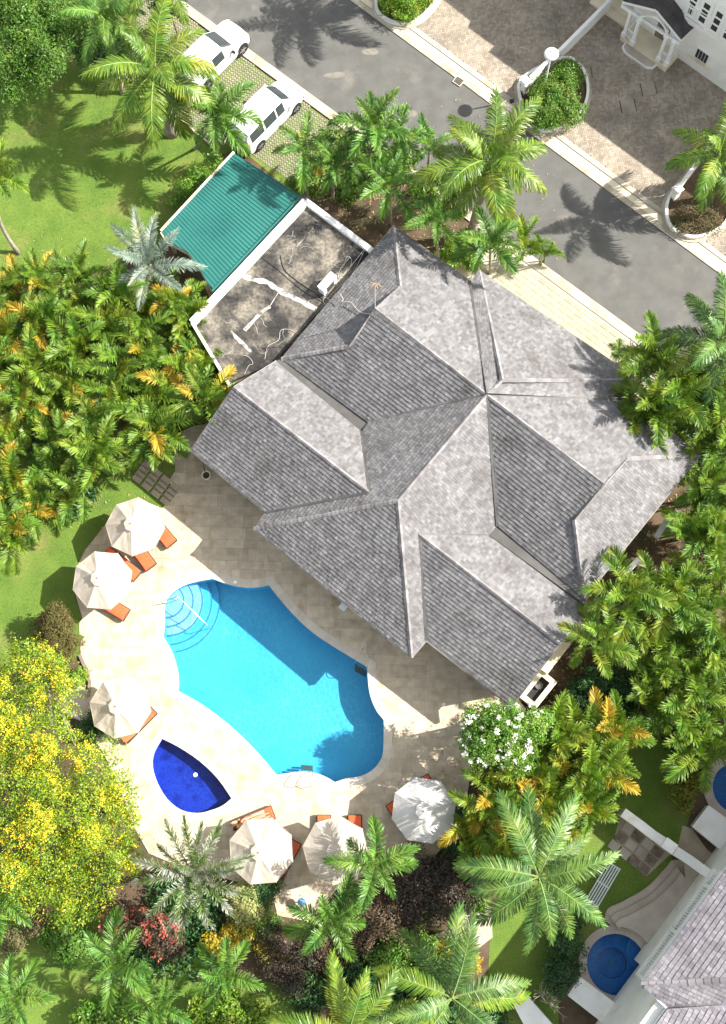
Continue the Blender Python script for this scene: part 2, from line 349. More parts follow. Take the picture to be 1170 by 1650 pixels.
def circ(c, r, n=40, z=0): return [(c[0]+r*math.cos(2*math.pi*k/n), c[1]+r*math.sin(2*math.pi*k/n)) for k in range(n)]
PC1 = G(993, 1554, 0); PC2 = G(1188, 1270, 0)
RND1 = circ(PC1, 1.33); RND2 = circ(PC2, 1.15)
patio_px = [(330,684),(314,686),(297,693),(286,708),(280,733),(281,745),(284,757),(272,776),(284,792),(262,819),(240,815),(200,825),(167,849),(137,887),(124,915),(118,945),(133,996),(128,1005),(128,1022),(137,1026),(130,1034),(130,1054),(140,1075),(146,1097),(142,1121),(138,1150),(148,1185),(165,1210),(190,1260),(215,1330),(240,1375),(300,1400),(400,1425),(440,1440),(447,1475),(500,1485),(545,1430),(620,1412),(700,1380),(745,1330),(758,1250),(750,1150),(830,1145),(870,1090),(640,800),(400,640)]
PATIO = GP(patio_px)
holes = [POOL, KID, RND1, RND2]
# ground sheet
R_ = 400
vs, tr = cdt([[(-R_,-R_),(R_,-R_),(R_,R_),(-R_,R_)]], [offset(h, .02) for h in holes])
mb = MB(); slab(mb, vs, tr, None, 0.0); tag(mb.obj('ground', M['soil']), kind='structure')
def sheet(name, inc, exc, z, m, z0=None, parent=None, struct=True):
    vs, tr = cdt(inc, exc); b = MB(); slab(b, vs, tr, z0, z); o = b.obj(name, m, parent)
    if struct and parent is None: o['kind'] = 'structure'
    return o
# lawns
lawn_a = spline([(-40,-60),(150,-60),(260,60),(205,122),(333,226),(352,250),(300,320),(262,372),(262,410),(200,420),(90,470),(60,520),(-60,470)], 3, True)
lawn_b = spline([(-40,690),(100,700),(190,690),(260,640),(330,640),(320,700),(275,790),(262,820),(200,826),(167,849),(137,887),(118,945),(133,1000),(130,1060),(60,1060),(-40,1080)], 3, True)
lawn_c = [(985,1190),(1050,1140),(1130,1170),(1200,1180),(1200,1250),(1130,1250),(1110,1320),(1095,1370),(1060,1350),(1000,1310),(960,1330),(930,1400),(975,1470),(960,1520),(900,1560),(900,1700),(780,1700),(790,1500),(800,1450),(900,1300)]
lawn_e = [(930,1330),(1000,1310),(1050,1350),(1042,1412),(1085,1372),(1080,1400),(1040,1440),(990,1470),(970,1500),(940,1500),(900,1440)]
lawn_d = [(-60,1400),(120,1450),(250,1500),(330,1560),(470,1590),(480,1700),(-60,1700)]
for k, (p, zz) in enumerate([(lawn_a, .008), (lawn_b, .008), (lawn_c, .008), (lawn_d, .008), (lawn_e, .012)]):
    sheet('lawn', [GP(p)], holes, zz, M['lawn'])
# grass blades on the lawns: nobody can count them
def grass(regions, dens, seed, m, hgt=.055):
    rng = np.random.default_rng(seed); V = []; Fc = []
    for poly, exc in regions:
        P = np.array(poly); x0, y0 = P.min(0); x1, y1 = P.max(0); n = int((x1-x0)*(y1-y0)*dens)
        q = rng.uniform((x0, y0), (x1, y1), (n, 2))
        for x, y in q:
            if pip((x, y), poly) and not any(pip((x, y), e) for e in exc):
                a = rng.uniform(0, 6.28); wd = .012; t = rng.uniform(-.04, .04, 2); h = hgt*rng.uniform(.5, 1.2); b = len(V)
                V += [(x-wd*math.cos(a), y-wd*math.sin(a), .006), (x+wd*math.cos(a), y+wd*math.sin(a), .006), (x+t[0], y+t[1], h)]; Fc.append((b, b+1, b+2))
    me = bpy.data.meshes.new('grass'); me.from_pydata(V, [], Fc); me.materials.append(m)
    return tag(link('grass', me), kind='stuff')
def inframe(p): return p
fr = GP([(-10,-10),(1180,-10),(1180,1660),(-10,1660)])
tag(grass([(GP([(-20,-20),(260,60),(205,122),(333,226),(300,320),(262,372),(262,410),(200,420),(90,470),(60,520),(-20,470)]), []), (GP(lawn_b), [PATIO])], 190, 3, M['blade']),
    'short green grass on the lawn beside the pool deck', 'grass')
# road, kerbs, paving
def line(a, b, t): return (a[0]+(b[0]-a[0])*t, a[1]+(b[1]-a[1])*t)
LA, LB = (295,2), (1043,548); UA, UB = (564,0), (1170,449)
def ext(a, b, s, e): return line(a, b, s), line(a, b, e)
l0, l1 = ext(LA, LB, -1.2, 1.6); u0, u1 = ext(UA, UB, -1.6, 1.6)
sheet('road', [GP([l0, l1, u1, u0])], [], .006, M['asphalt'])
def perp(p, d):   # shift pixel point across the road direction (positive = up right)
    return (p[0]+.60*d, p[1]-.80*d)
# lower kerb: pieces joined end to end
krng = random.Random(4)
def kerb_line(name, a, b, wd, z1, m, step, label, side):
    root = empty(name, G(*line(a, b, .5), 0)); root['kind'] = 'structure'; tag(root, label)
    A = Vector(G(*a)); B = Vector(G(*b)); n = int((B-A).length/step); me = None
    d = (B-A).normalized(); pr = Vector((d.y, -d.x, 0))*side
    for i in range(n):
        c = A+(B-A)*((i+.5)/n)+pr*wd/2
        if me is None:
            mb = MB(); mb.box((0,0,z1/2), ((B-A).length/n-.012, wd, z1)); me = mb.mesh('kerb_stone', m)
        o = link('kerb_stone', me, root, None, False); o.location = c-root.location; o.rotation_euler[2] = math.atan2(d.y, d.x)
    return root
kerb_line('kerb', l0, line(LA, LB, 1.15), .50, .07, M['kerb'], 1.5, 'wide beige kerb along the parking side of the road', 1)
kerb_line('kerb', u0, u1, .30, .05, M['kerb'], 1.5, 'pale drain kerb along the far side of the road', -1)
# gutter strip and second edge behind the far kerb
def band(a, b, d0, d1, z, m, name='drain_strip'):
    q = [perp(a, d0), perp(b, d0), perp(b, d1), perp(a, d1)]
    sheet(name, [GP(q)], [], z, m)
band(u0, u1, 9.5, 20, .012, M['cream']); band(u0, u1, 20, 28, .052, M['kerb'], 'paving_edge')
# brick paving, herringbone, real pieces joined
def herring(name, poly, exc, bw, bl, ang, m, z0, z1, label, parent=None):
    P = np.array(poly); c = P.mean(0); r = np.abs(P-c).max()*1.5; n = int(r/bw)+2
    V = []; Fc = []; ca, sa = math.cos(ang), math.sin(ang); g = .004; rg = random.Random(9)
    k = 0
    for i in range(-n, n):
        for j in range(-n//2, n//2):
            for kind in (0, 1):
                if kind == 0: x0 = (i+4*j)*bw; y0 = i*bw; x1 = x0+2*bw; y1 = y0+bw
                else: x0 = (i+4*j+2)*bw; y0 = (i-1)*bw; x1 = x0+bw; y1 = y0+2*bw
                mx_, my_ = (x0+x1)/2, (y0+y1)/2
                X, Y = c[0]+mx_*ca-my_*sa, c[1]+mx_*sa+my_*ca
                if not pip((X, Y), poly) or any(pip((X, Y), e) for e in exc): continue
                b = len(V); zz = z1+rg.uniform(-.002, .002)
                q = [(x0+g,y0+g),(x1-g,y0+g),(x1-g,y1-g),(x0+g,y1-g)]
                q = [(c[0]+a*ca-bb*sa, c[1]+a*sa+bb*ca) for a, bb in q]
                V += [(a, bb, zz) for a, bb in q]+[(a, bb, z0) for a, bb in q]
                Fc += [(b,b+1,b+2,b+3),(b,b+4,b+5,b+1),(b+1,b+5,b+6,b+2),(b+2,b+6,b+7,b+3),(b+3,b+7,b+4,b)]
    me = bpy.data.meshes.new(name); me.from_pydata(V, [], Fc); me.materials.append(m)
    o = link(name, me, parent); o['kind'] = 'stuff'
    if label: o['label'] = label
    return o
PB = [perp(line(UA, UB, -.05), 27), perp(line(UA, UB, 1.1), 27), (1210, 130), (1100, 60), (960,-30), (640,-60)]
PBW = GP(PB)
planterA = spline([(604,-60),(604,2),(607,22),(619,35),(640,43),(662,42),(684,30),(705,4),(712,-20),(712,-60)], 4)
planterB = spline([(838,130),(836,165),(840,190),(855,208),(878,216),(902,209),(925,195),(944,172),(948,140),(935,108),(905,96)], 3, True)
planterC = spline([(1092,300),(1075,320),(1070,345),(1077,368),(1095,382),(1120,387),(1150,378),(1172,358),(1180,320),(1165,230),(1150,230)], 3, True)
PLS = [GP(planterA), GP(planterB), GP(planterC)]
dw = sheet('driveway', [PBW], PLS, .014, M['brickbed'])
far = [perp(line(UA, UB, -1.5), 27), perp(line(UA, UB, -.05), 27), (640,-60), (560,-600), (-200,-500)]
sheet('driveway', [GP(far)], [], .012, M['brickbed'])
herring('brick_paver', PBW, [offset(p, .1) for p in PLS], .105, .21, math.atan2(-449, 606)+math.pi/4, M['brick'], .01, .045, 'grey and tan herringbone bricks of the driveways').parent = dw
# sidewalk with big pavers
side_px = [perp(line(LA, LB, .70), -14.5), perp(line(LA, LB, 1.06), -14.5), (1040,600), (1000,640), (700,430)]
sw = sheet('sidewalk', [GP(side_px)], [], .03, M['grout'])
A0 = Vector(G(*perp(line(LA, LB, .70), -18.5))); B0 = Vector(G(*perp(line(LA, LB, 1.07), -18.5))); ud = (B0-A0); Ls = ud.length; ud.normalize(); vd = Vector((ud.y, -ud.x, 0))
pw_, pl_ = .30, .56
mb = MB(); mb.box((0,0,.02), (pl_-.06, pw_-.055, .04)); pm = mb.mesh('paver', M['paver'])
for r in range(7):
    for k in range(int(Ls/pl_)+1):
        c = A0+ud*((k+.5*(r % 2))*pl_)+vd*(r+.5)*pw_
        if c.z is None: continue
        o = link('paver', pm, sw, (c.x, c.y, .03-.0), False); o.rotation_euler[2] = math.atan2(ud.y, ud.x); o.location.z = .012
# grass pavers in the parking strip
park = [perp(line(LA, LB, -.15), -17), perp(line(LA, LB, .36), -17), (560,250), (520,320), (480,318), (388,240), (352,250), (333,226), (205,122), (150,0)]
pk = sheet('parking_strip', [GP(park)], [], .010, M['lawn'])
def lattice(poly, step, ang):
    P = np.array(poly); c = P.mean(0); r = np.abs(P-c).max()*1.4; n = int(r/step); mb = MB(); ca, sa = math.cos(ang), math.sin(ang)
    for i in range(-n, n+1):
        for j in range(-n, n+1):
            for a, bb, w1, w2 in ((0, 0, .62, .62), (.5, .5, .30, .30)):
                x, y = (i+a)*step, (j+bb)*step; X, Y = c[0]+x*ca-y*sa, c[1]+x*sa+y*ca
                if pip((X, Y), poly): mb.box((X, Y, .02), (step*w1, step*w2, .03), ang)
    return mb
o = lattice(GP([perp(line(LA, LB, -.1), -17), perp(line(LA, LB, .36), -17), (545,245), (480,300), (388,240), (333,226), (205,122)]), .17, math.atan2(-449, 606)).obj('turf_block', M['turfstone'], pk)
o['kind'] = 'stuff'
mb = MB(); q = [Vector(G(a, b, .05)) for a, b in ((200,121),(335,229),(352,246))]
for a, b in zip(q, q[1:]): mb.bar(a, b, .10, .12)
tag(mb.obj('edging', M['kerb']), 'thin beige concrete edging between lawn and parking strip', 'edging')

# ------------------------------------------------------------------ pools
def wall_ring(mb, poly, z0, z1, mi=0):
    n = len(poly)
    for i in range(n):
        a, b = poly[i], poly[(i+1) % n]
        mb.add([(a[0],a[1],z0),(b[0],b[1],z0),(b[0],b[1],z1),(a[0],a[1],z1)], [(0,1,2,3)], mi)
def basin(name, poly, depth, mats, label, tile=.16, water_z=-.10, water='water', top=0.03):
    root = empty(name, (*np.mean(poly, 0), 0), label, 'pool')
    mb = MB(); wall_ring(mb, poly, -depth, top-.0); mb.obj('pool_wall', mats[0], root)
    vs, tr = cdt([offset(poly, .01)]); b = MB(); slab(b, vs, tr, None, -depth); b.obj('pool_floor', mats[1], root)
    b = MB(); wall_ring(b, offset(poly, -.006), -tile-.04, -.02); b.obj('tile_band', mats[2], root)
    vs, tr = cdt([poly]); b = MB(); slab(b, vs, tr, None, water_z); wo = b.obj('water', M[water]); wo['kind'] = 'structure'; wo['label'] = 'water filling the '+label
    return root
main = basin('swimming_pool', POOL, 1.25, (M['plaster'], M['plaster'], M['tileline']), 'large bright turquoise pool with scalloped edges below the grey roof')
sc = G(268, 967)
for i, (r, zt) in enumerate([(.82,-.28),(1.24,-.48),(1.66,-.68),(2.08,-.88),(2.45,-1.06)][::-1]):
    pl = offset(POOL, -.004)
    vs, tr = cdt([circ(sc, r, 48), pl]); b = MB(); slab(b, vs, tr, -1.25, zt); st = b.obj('step', M['step'] if r < 1 else M['step'] if r < 2 else M['plaster'], main)
    vs, tr = cdt([circ(sc, r+.004, 48), pl], [circ(sc, r-.05, 48)]); b = MB(); slab(b, vs, tr, zt-.06, zt+.004); b.obj('edge_tile', M['tileline'], st)
kid = basin('plunge_pool', KID, .62, (M['mosaic'], M['mosaic'], M['mosaic']), 'deep blue half-round plunge pool on the sunny deck', water='water2')
kc = G(268, 1290)
vs, tr = cdt([circ(G(262,1300), 1.15, 40), offset(KID, -.004)]); b = MB(); slab(b, vs, tr, -.62, -.42); b.obj('step', M['mosaic'], kid)
vs, tr = cdt([circ(G(255,1306), .75, 40), offset(KID, -.004)]); b = MB(); slab(b, vs, tr, -.62, -.28); b.obj('step', M['mosaic'], kid)
b = MB(); b.lathe([(0,0),(.10,0),(.11,-.01),(.11,-.03)], (*G(311,1249)[:2], -.60+.03), 16); b.obj('drain', M['ivory'], kid)
p1 = basin('plunge_pool', RND1, .7, (M['mosaic2'],)*3, 'round blue plunge pool under the neighbouring balcony', water='water2', top=.05)
cc = (PC1.x, PC1.y); vs, tr = cdt([offset(RND1, -.004)], [circ((cc[0]-.12, cc[1]-.02), .68, 30)]); b = MB(); slab(b, vs, tr, -.7, -.38); b.obj('seat', M['mosaic2'], p1)
vs, tr = cdt([offset(RND1, -.005), circ((cc[0]+1.35, cc[1]+.55), .85, 30)]); b = MB(); slab(b, vs, tr, -.4, -.24); b.obj('step', M['mosaic2'], p1)
b = MB(); b.lathe([(0,0),(.07,0),(.08,-.03)], (cc[0]-.12, cc[1]-.02, -.66), 14); b.obj('pool_light', M['teal'], p1)
p2 = basin('plunge_pool', RND2, .7, (M['mosaic2'],)*3, 'round blue plunge pool cut by the frame beside a white block', water='water2', top=.05)
vs, tr = cdt([offset(RND2, -.004)], [circ((PC2.x+.1, PC2.y), .6, 30)]); b = MB(); slab(b, vs, tr, -.7, -.38); b.obj('seat', M['mosaic2'], p2)
# coping stones
def coping(root, poly, wd, z1, m, every=3, mi=0, name='coping_stone', z0=0.0):
    out = offset(poly, wd); n = len(poly); i = 0
    while i < n:
        e = min(n, i+every); idx = list(range(i, e+1)); b = MB()
        ins = [poly[k % n] for k in idx]; ou = [out[k % n] for k in idx]
        def inset(L): 
            a, c = Vector(L[0]), Vector(L[1]); a2 = a+(c-a)*min(.4, .006/max((c-a).length, 1e-6)); return [tuple(a2)]+L[1:]
        ins = inset(ins); ou = inset(ou)
        V = []
        for zz in (z0, z1): V += [(p[0], p[1], zz) for p in ins]+[(p[0], p[1], zz) for p in ou]
        k = len(ins); Fc = []
        for j in range(k-1):
            Fc += [(2*k+j, 2*k+j+1, 3*k+j+1, 3*k+j), (j, j+1, 2*k+j+1, 2*k+j), (k+j+1, k+j, 3*k+j, 3*k+j+1)]
        Fc += [(0, 2*k, 3*k, k), (k-1, 2*k-1, 4*k-1, 3*k-1)]
        b.add(V, Fc); b.obj(name, m, root); i = e
    return out
CO_M = coping(main, offset(POOL, -.03), .40, .040, M['coping'], 2)
CO_K = coping(kid, offset(KID, -.02), .32, .040, M['coping'], 2)
coping(p1, offset(RND1, -.02), .36, .06, M['terr'], 4); coping(p2, offset(RND2, -.02), .42, .06, M['terr'], 4)
# patio: bed and tiles
patio = sheet('patio', [PATIO], [offset(POOL, .02), offset(KID, .02)], .012, M['bed'])
tiles = []; T = .62; ang = rad(-1.5)
P = np.array(PATIO); c0 = P.mean(0); ca, sa = math.cos(ang), math.sin(ang)
full = {}
rg = random.Random(12)
def whole_tile(wd, ht):
    if (wd, ht) not in full:
        mb = MB(); mb.box((0,0,.0115), (wd-.008, ht-.008, .023)); full[(wd, ht)] = mb.mesh('tile', M['travertine'])
    return full[(wd, ht)]
rest = MB(); count = 0; x_ = -16.0; cells = []
cx0, cx1 = -20, 20
y = -20.0; row = 0
while y < 20:
    ht = (.62, .42, .62, .62, .42)[row % 5]; x = -20.0+rg.uniform(0, .6)
    while x < 20:
        wd = rg.choice((.42, .62, .62, .9)); cells.append((x, y, wd, ht)); x += wd
    y += ht; row += 1
HOUSE_HIDE = GP([(480,740),(700,1010),(860,1110),(900,1000),(700,700),(500,640)])
cells.sort(key=lambda c: (c[0]+c[2]/2)**2*0+abs(c[0])+abs(c[1]))
for (x, y, wd, ht) in cells:
    q = [(x,y),(x+wd,y),(x+wd,y+ht),(x,y+ht)]; q = [(c0[0]+a*ca-b*sa, c0[1]+a*sa+b*ca) for a, b in q]
    cx, cy = sum(p[0] for p in q)/4, sum(p[1] for p in q)/4
    ins = [pip(p, PATIO) for p in q]; ex = [pip(p, CO_M) or pip(p, CO_K) for p in q]
    if not any(ins) and not pip((cx, cy), PATIO): continue
    if all(ex): continue
    if pip((cx, cy), HOUSE_HIDE): continue
    near = any(math.hypot(p[0]-cx, p[1]-cy) < .55 for p in CO_M) or any(math.hypot(p[0]-cx, p[1]-cy) < .55 for p in CO_K)
    if all(ins) and not any(ex) and not near:
        if count < 300:
            o = link('tile', whole_tile(wd, ht), patio, (cx, cy, .012), False); o.rotation_euler[2] = ang; count += 1
        else: rest.box((cx, cy, .0235), (wd-.008, ht-.008, .023), ang)
    else:
        qq = [(cx+(p[0]-cx)*(1-.008/wd), cy+(p[1]-cy)*(1-.008/ht)) for p in q]
        vs, tr = cdt([qq, PATIO], [CO_M, CO_K]); slab(rest, vs, tr, .012, .035)
o = rest.obj('tile', M['travertine'], patio); o['kind'] = 'stuff'
# stepping slabs in the shaded grass beside the patio
mb = MB(); mb.box((0,0,.02), (.5,.36,.05)); sm_ = mb.mesh('slab', M['bed'])
path = empty('stepping_path', G(245,785), 'row of dark stepping slabs crossing the shaded grass beside the patio', 'path')
for i in range(4):
    for j in range(4):
        p = G(222+i*15+j*5, 768+i*12-j*7+3); o = link('slab', sm_, path, p-path.location, False); o.rotation_euler[2] = rad(-38)
# retaining edge left of the deck
mb = MB(); q = [G(a, b, .06) for a, b in ((129,1056),(134,1068),(142,1083),(145,1100),(143,1122))]
for a, b in zip(q, q[1:]): mb.bar(a, b, .14, .16)
tag(mb.obj('garden_edging', M['bark']), 'low brown edging curving along the left side of the deck', 'edging')
sheet('terrace', [GP([(98,1118),(112,1106),(128,1104),(142,1112),(138,1165),(100,1150)])], [], .02, M['terr'])
mb = MB(); mb.bar(G(92,1138,.25), G(140,1162,.25), .12, .5); tag(mb.obj('low_wall', M['white']), 'short low white wall between the yellow tree and an umbrella', 'wall')

# ------------------------------------------------------------------ villa roof
HV = {k: G(*v) for k, v in dict(
 T1=(634.2,363.7,3.6), T2=(453.7,578.4,3.6), T3=(1129,733,3.6), T4=(941,965,3.6),
 G1b=(644.8,461.1,5.02), R1=(604.4,497.7,5.95), G1f=(563.4,557.5,5.02), A=(784.0,636,5.95),
 C=(809.5,612.6,5.95), Q1=(772,436,2.9), Q2=(1031,613,2.9), VQ1=(757,452.6,3.6), VQ2=(1014,644,3.6),
 G2b=(1010.4,739.5,5.02), G2f=(925.9,838.2,5.02), R2=(973.6,780.4,5.95), B=(641,806.5,5.95), P1=(409.4,851.7,3.03), P2=(663.2,1059.7,3.03),
 V1=(593,681,3.62), V2=(801.7,848,3.62), PW=(429,826,3.05), N=(687.2,1032.3,3.05),
 W1l=(307.5,725.9,3.1), W1rl=(376,624,5.16), W1bl=(444.5,582,3.6), W1rr=(594.7,793.6,5.18), W1br=(582,695,3.72),
 W2s=(673.5,860,4.95), W2br=(790,862,3.5), W2e=(902.6,1036.8,4.9), W2be=(950.4,980.3,3.42), W2f=(824.5,1139,2.95),
 g1=(453,579,3.45), g1b=(446,578,3.5)).items()}
villa = empty('villa', (*G(700,780,0)[:2], 0), 'large villa with many hipped roofs of weathered grey shingles beside the pool', 'villa')
roof_all = MB(); deck = MB()
srng = random.Random(77)
def face(pts, down, into, wdt=.135, exp=.185, th=.036, dk=True, deckm=None):
    """shingle courses on a roof face; pts are world points, down a plan vector roughly down the slope"""
    P = np.array([tuple(p) for p in pts]); c = P.mean(0)
    u, s, vt = np.linalg.svd(P-c); nrm = vt[2]; nrm = nrm if nrm[2] > 0 else -nrm
    zf = lambda x, y: c[2]-(nrm[0]*(x-c[0])+nrm[1]*(y-c[1]))/nrm[2]
    g = np.array([nrm[0], nrm[1]]); g /= np.linalg.norm(g)      # downslope in plan
    if down is not None and g@np.array(down) < 0: g = -g
    a = np.array([-g[1], g[0]]); cosv = nrm[2]; e = exp*cosv
    poly = [(p[0], p[1]) for p in P]
    ss = (P[:, :2]-c[:2])@a; tt = (P[:, :2]-c[:2])@g
    t0 = tt.max(); nrow = int((tt.max()-tt.min())/e)+2
    up = np.array([nrm[0], nrm[1], nrm[2]])
    for r in range(nrow):
        tb = t0-r*e; ta = tb-e*1.12; s0 = ss.min()-srng.uniform(0, wdt)
        while s0 < ss.max():
            wd = wdt*srng.uniform(.7, 1.35); s1 = s0+wd
            gp = .004; jt = srng.uniform(-.009, .009)
            q = [(s0+gp, ta), (s1-gp, ta), (s1-gp, tb+jt), (s0+gp, tb+jt)]
            q = [tuple(c[:2]+a*x+g*y) for x, y in q]
            k = [pip(p, poly) for p in q]; lift = srng.uniform(.8, 1.35)*th
            if all(k):
                zz = [zf(*p) for p in q]
                top = [(q[0][0], q[0][1], zz[0]+.004), (q[1][0], q[1][1], zz[1]+.004), (q[2][0], q[2][1], zz[2]+lift), (q[3][0], q[3][1], zz[3]+lift)]
                bot = [(q[i][0], q[i][1], zz[i]-.004) for i in range(4)]
                into.add(top+bot, [(0,1,2,3),(3,2,6,7),(2,1,5,6),(0,3,7,4)])
            elif any(k) or pip(tuple(c[:2]+a*(s0+wd/2)+g*(ta+tb)/2), poly):
                vs, tr = cdt([q, poly])
                slab(into, vs, tr, -.004, lift*.7, 0, zf)
            s0 = s1
    if dk:
        vs, tr = cdt([poly]); slab(deck if deckm is None else deckm, vs, tr, -.13, -.008, 0, zf)
    return zf
h = HV
fd = [
 (['R1','A','V1','T2','G1f'],), (['A','R2','G2f','T4','V2'],), (['G1b','R1','A','VQ1','T1'],), (['A','R2','G2b','T3','VQ2'],),
 (['A','C','Q1','VQ1'],), (['A','C','Q2','VQ2'],), (['C','Q1','Q2'],), (['T1','G1b','G1f','T2'],), (['T3','G2b','G2f','T4'],),
 (['A','B','P1','PW','W1rr','W1br','V1'],), (['B','P1','P2'],), (['A','B','P2','N','W2s','W2br','V2'],),
 (['W1l','PW','W1rr','W1rl'],), (['W1rl','W1rr','W1br','W1bl'],), (['W2s','N','W2f','W2e'],), (['W2s','W2e','W2be','W2br'],)]
ZF = {}
for (ks,) in fd:
    ZF[ks[0]+ks[1]+ks[2]] = face([h[k] for k in ks], None, roof_all)
roof = deck.obj('roof', M['deck'], villa)
o = roof_all.obj('shingle', M['shingle'], roof); o['kind'] = 'stuff'
# gablets (small upright triangles), barge boards
def gablet(a, r, b, outw):
    mb = MB(); a, r, b = [Vector(x) for x in (a, r, b)]; a = a.copy(); b = b.copy(); t = Vector((outw[0], outw[1], 0)).normalized()*.05
    v = [a-t, r-t, b-t, a+t, r+t, b+t]; mb.add(v, [(0,1,2),(3,5,4),(0,3,4,1),(1,4,5,2),(0,2,5,3)]); mb.obj('gablet', M['fascia'], villa)
uax = (h['A']-h['R1']).normalized()
gablet(h['G1f'], h['R1'], h['G1b'], (-uax.x, -uax.y)); gablet(h['G2f'], h['R2'], h['G2b'], (uax.x, uax.y))
# ridge and hip caps, one piece after another
def caps(mb, a, b, wd=.2, step=.21, lift=.03):
    a = Vector(a); b = Vector(b); L = (b-a).length; d = (b-a)/L; n = max(1, int(L/step)); sd = d.cross(Vector((0,0,1))).normalized(); up = sd.cross(d)
    for i in range(n):
        p = a+d*(i*L/n); q = a+d*((i+1)*L/n+.02); w = wd/2*srng.uniform(.9, 1.1); dz = srng.uniform(0, .008)
        V = []
        for x, l in ((p, lift+.03+dz), (q, lift+.01+dz)):
            V += [x-sd*w+up*(l-.05), x+up*(l+.02), x+sd*w+up*(l-.05)]
        V += [x-Vector((0,0,.07)) for x in (V[0], V[2], V[3], V[5])]
        mb.add(V, [(0,1,4,3),(1,2,5,4),(0,2,1),(3,4,5),(0,3,8,6),(2,7,9,5),(0,6,7,2)])
cp = MB()
for a, b in [('P1','B'),('P2','B'),('Q1','C'),('Q2','C'),('T1','G1b'),('T2','G1f'),('T3','G2b'),('T4','G2f')]: caps(cp, h[a], h[b])
for a, b in [('R1','A'),('A','R2'),('A','B'),('A','C'),('W1rl','W1rr'),('W2s','W2e')]: caps(cp, h[a], h[b], .17)
for a, b in [('G1f','R1'),('R1','G1b'),('G2f','R2'),('R2','G2b')]: caps(cp, h[a], h[b], .08)
o = cp.obj('ridge_cap', M['cap'], roof); o['kind'] = 'stuff'
vl = MB()
def strip(a, b, wd, lift, mbx=vl):
    a = Vector(a)+Vector((0,0,lift)); b = Vector(b)+Vector((0,0,lift)); mbx.bar(a, b, wd, .02)
for a, b in [('A','V1'),('A','V2'),('A','VQ1'),('A','VQ2'),('PW','W1rr'),('W1rr','W1br'),('N','W2s'),('W2s','W2br')]:
    strip(h[a], h[b], .12, .045)
vl.obj('valley_flashing', M['flash'], roof)
# lead gutters between the wings and the main roof
mb = MB()
for pl in ([(443,584),(454,577),(594,681),(590,696),(582,696)], [(789,863),(800,848),(806,847),(943,965),(951,981)]):
    q = [G(a, b, 3.56) for a, b in pl]; mb = MB(); mb.prism([(p.x, p.y) for p in q], 3.40, 3.60); mb.obj('roof_gutter', M['flash'], roof)
mb = MB(); mb.tube([G(*p) for p in ((466,588,3.55),(520,633,3.52),(578,689,3.5))], .02, 5); mb.obj('conduit', M['cable'], roof)
# fascia and gutters under the eaves
mb = MB()
for a, b in [('W1l','PW'),('P1','P2'),('N','W2f'),('PW','P1'),('P2','N'),('W2f','W2e'),('W2e','W2be'),('Q1','Q2'),('T3','T4'),('T1','VQ1'),('VQ2','T3'),('W1l','W1rl'),('W1rl','W1bl'),('T1','T2'),('Q1','VQ1'),('Q2','VQ2')]:
    p, q = h[a]-Vector((0,0,.09)), h[b]-Vector((0,0,.09)); mb.bar(p, q, .07, .17)
mb.obj('fascia', M['fascia'], villa)
# walls set back under the eaves
cen = G(700, 780, 0)
def wallring(ids, ins, ztop, name='wall', z0=0):
    pts = [(h[k].x, h[k].y) for k in ids]; pp = offset(pts, -ins); mb = MB(); n = len(pp)
    for i in range(n):
        a, b = pp[i], pp[(i+1) % n]; mb.bar((a[0], a[1], (z0+ztop)/2), (b[0], b[1], (z0+ztop)/2), .2, ztop-z0)
    return mb
wallring(['W1l','PW','P1','P2','N','W2f','W2be','T4','T3','VQ2','Q2','Q1','VQ1','T1','T2','W1bl'], .55, 2.85).obj('wall', M['cream'], villa)
for a, rr, b in (('W1l','W1rl','W1bl'),('W2f','W2e','W2be')):
    mb = MB(); c = Vector((cen.x, cen.y, 0)); A, R_g, B_ = [x.copy() for x in (h[a], h[rr], h[b])]
    dv = ((A+B_)/2-c); dv.z = 0
    e = Vector(uax); e.z = 0; e.normalize(); e = e*(-.5 if dv.dot(e) > 0 else .5)
    q = [A+e-Vector((0,0,.2)), B_+e-Vector((0,0,.2)), R_g+e-Vector((0,0,.2))]; q2 = [x+e*.2 for x in q]
    lo = [Vector((x.x, x.y, 2.6)) for x in (q[0], q[1], q2[0], q2[1])]
    mb.add(q+q2+lo, [(0,1,2),(3,5,4),(0,2,5,3),(1,4,5,2),(6,7,1,0),(8,3,4,9),(6,8,9,7)]); mb.obj('gable_wall', M['cream'], villa)
# dark windows and doors on the pool side, seen from lower angles
for a, b, ts in (('P1','P2',(.25,.5,.75)),('W1l','PW',(.35,.7)),('N','W2f',(.3,.65)),('T3','T4',(.3,.7))):
    p, q = h[a], h[b]; d = (q-p); d.z = 0; L = d.length; d.normalize(); nn = Vector((d.y, -d.x, 0))
    if (Vector((cen.x, cen.y, 0))-p).dot(nn) > 0: nn = -nn
    for t in ts:
        c = p+d*(L*t)-nn*.44; fr_ = MB(); 
        fr_.bar(Vector((c.x, c.y, 1.15))-d*.7, Vector((c.x, c.y, 1.15))+d*.7, .03, 2.2); wn = fr_.obj('window', M['ivory'], villa)
        g2 = MB(); c2 = c+nn*.022
        for sgn in (-1, 1): g2.bar(Vector((c2.x, c2.y, 1.15))+d*(.34*sgn-.28), Vector((c2.x, c2.y, 1.15))+d*(.34*sgn+.28), .02, 2.0)
        g2.obj('pane', M['interior'], wn)
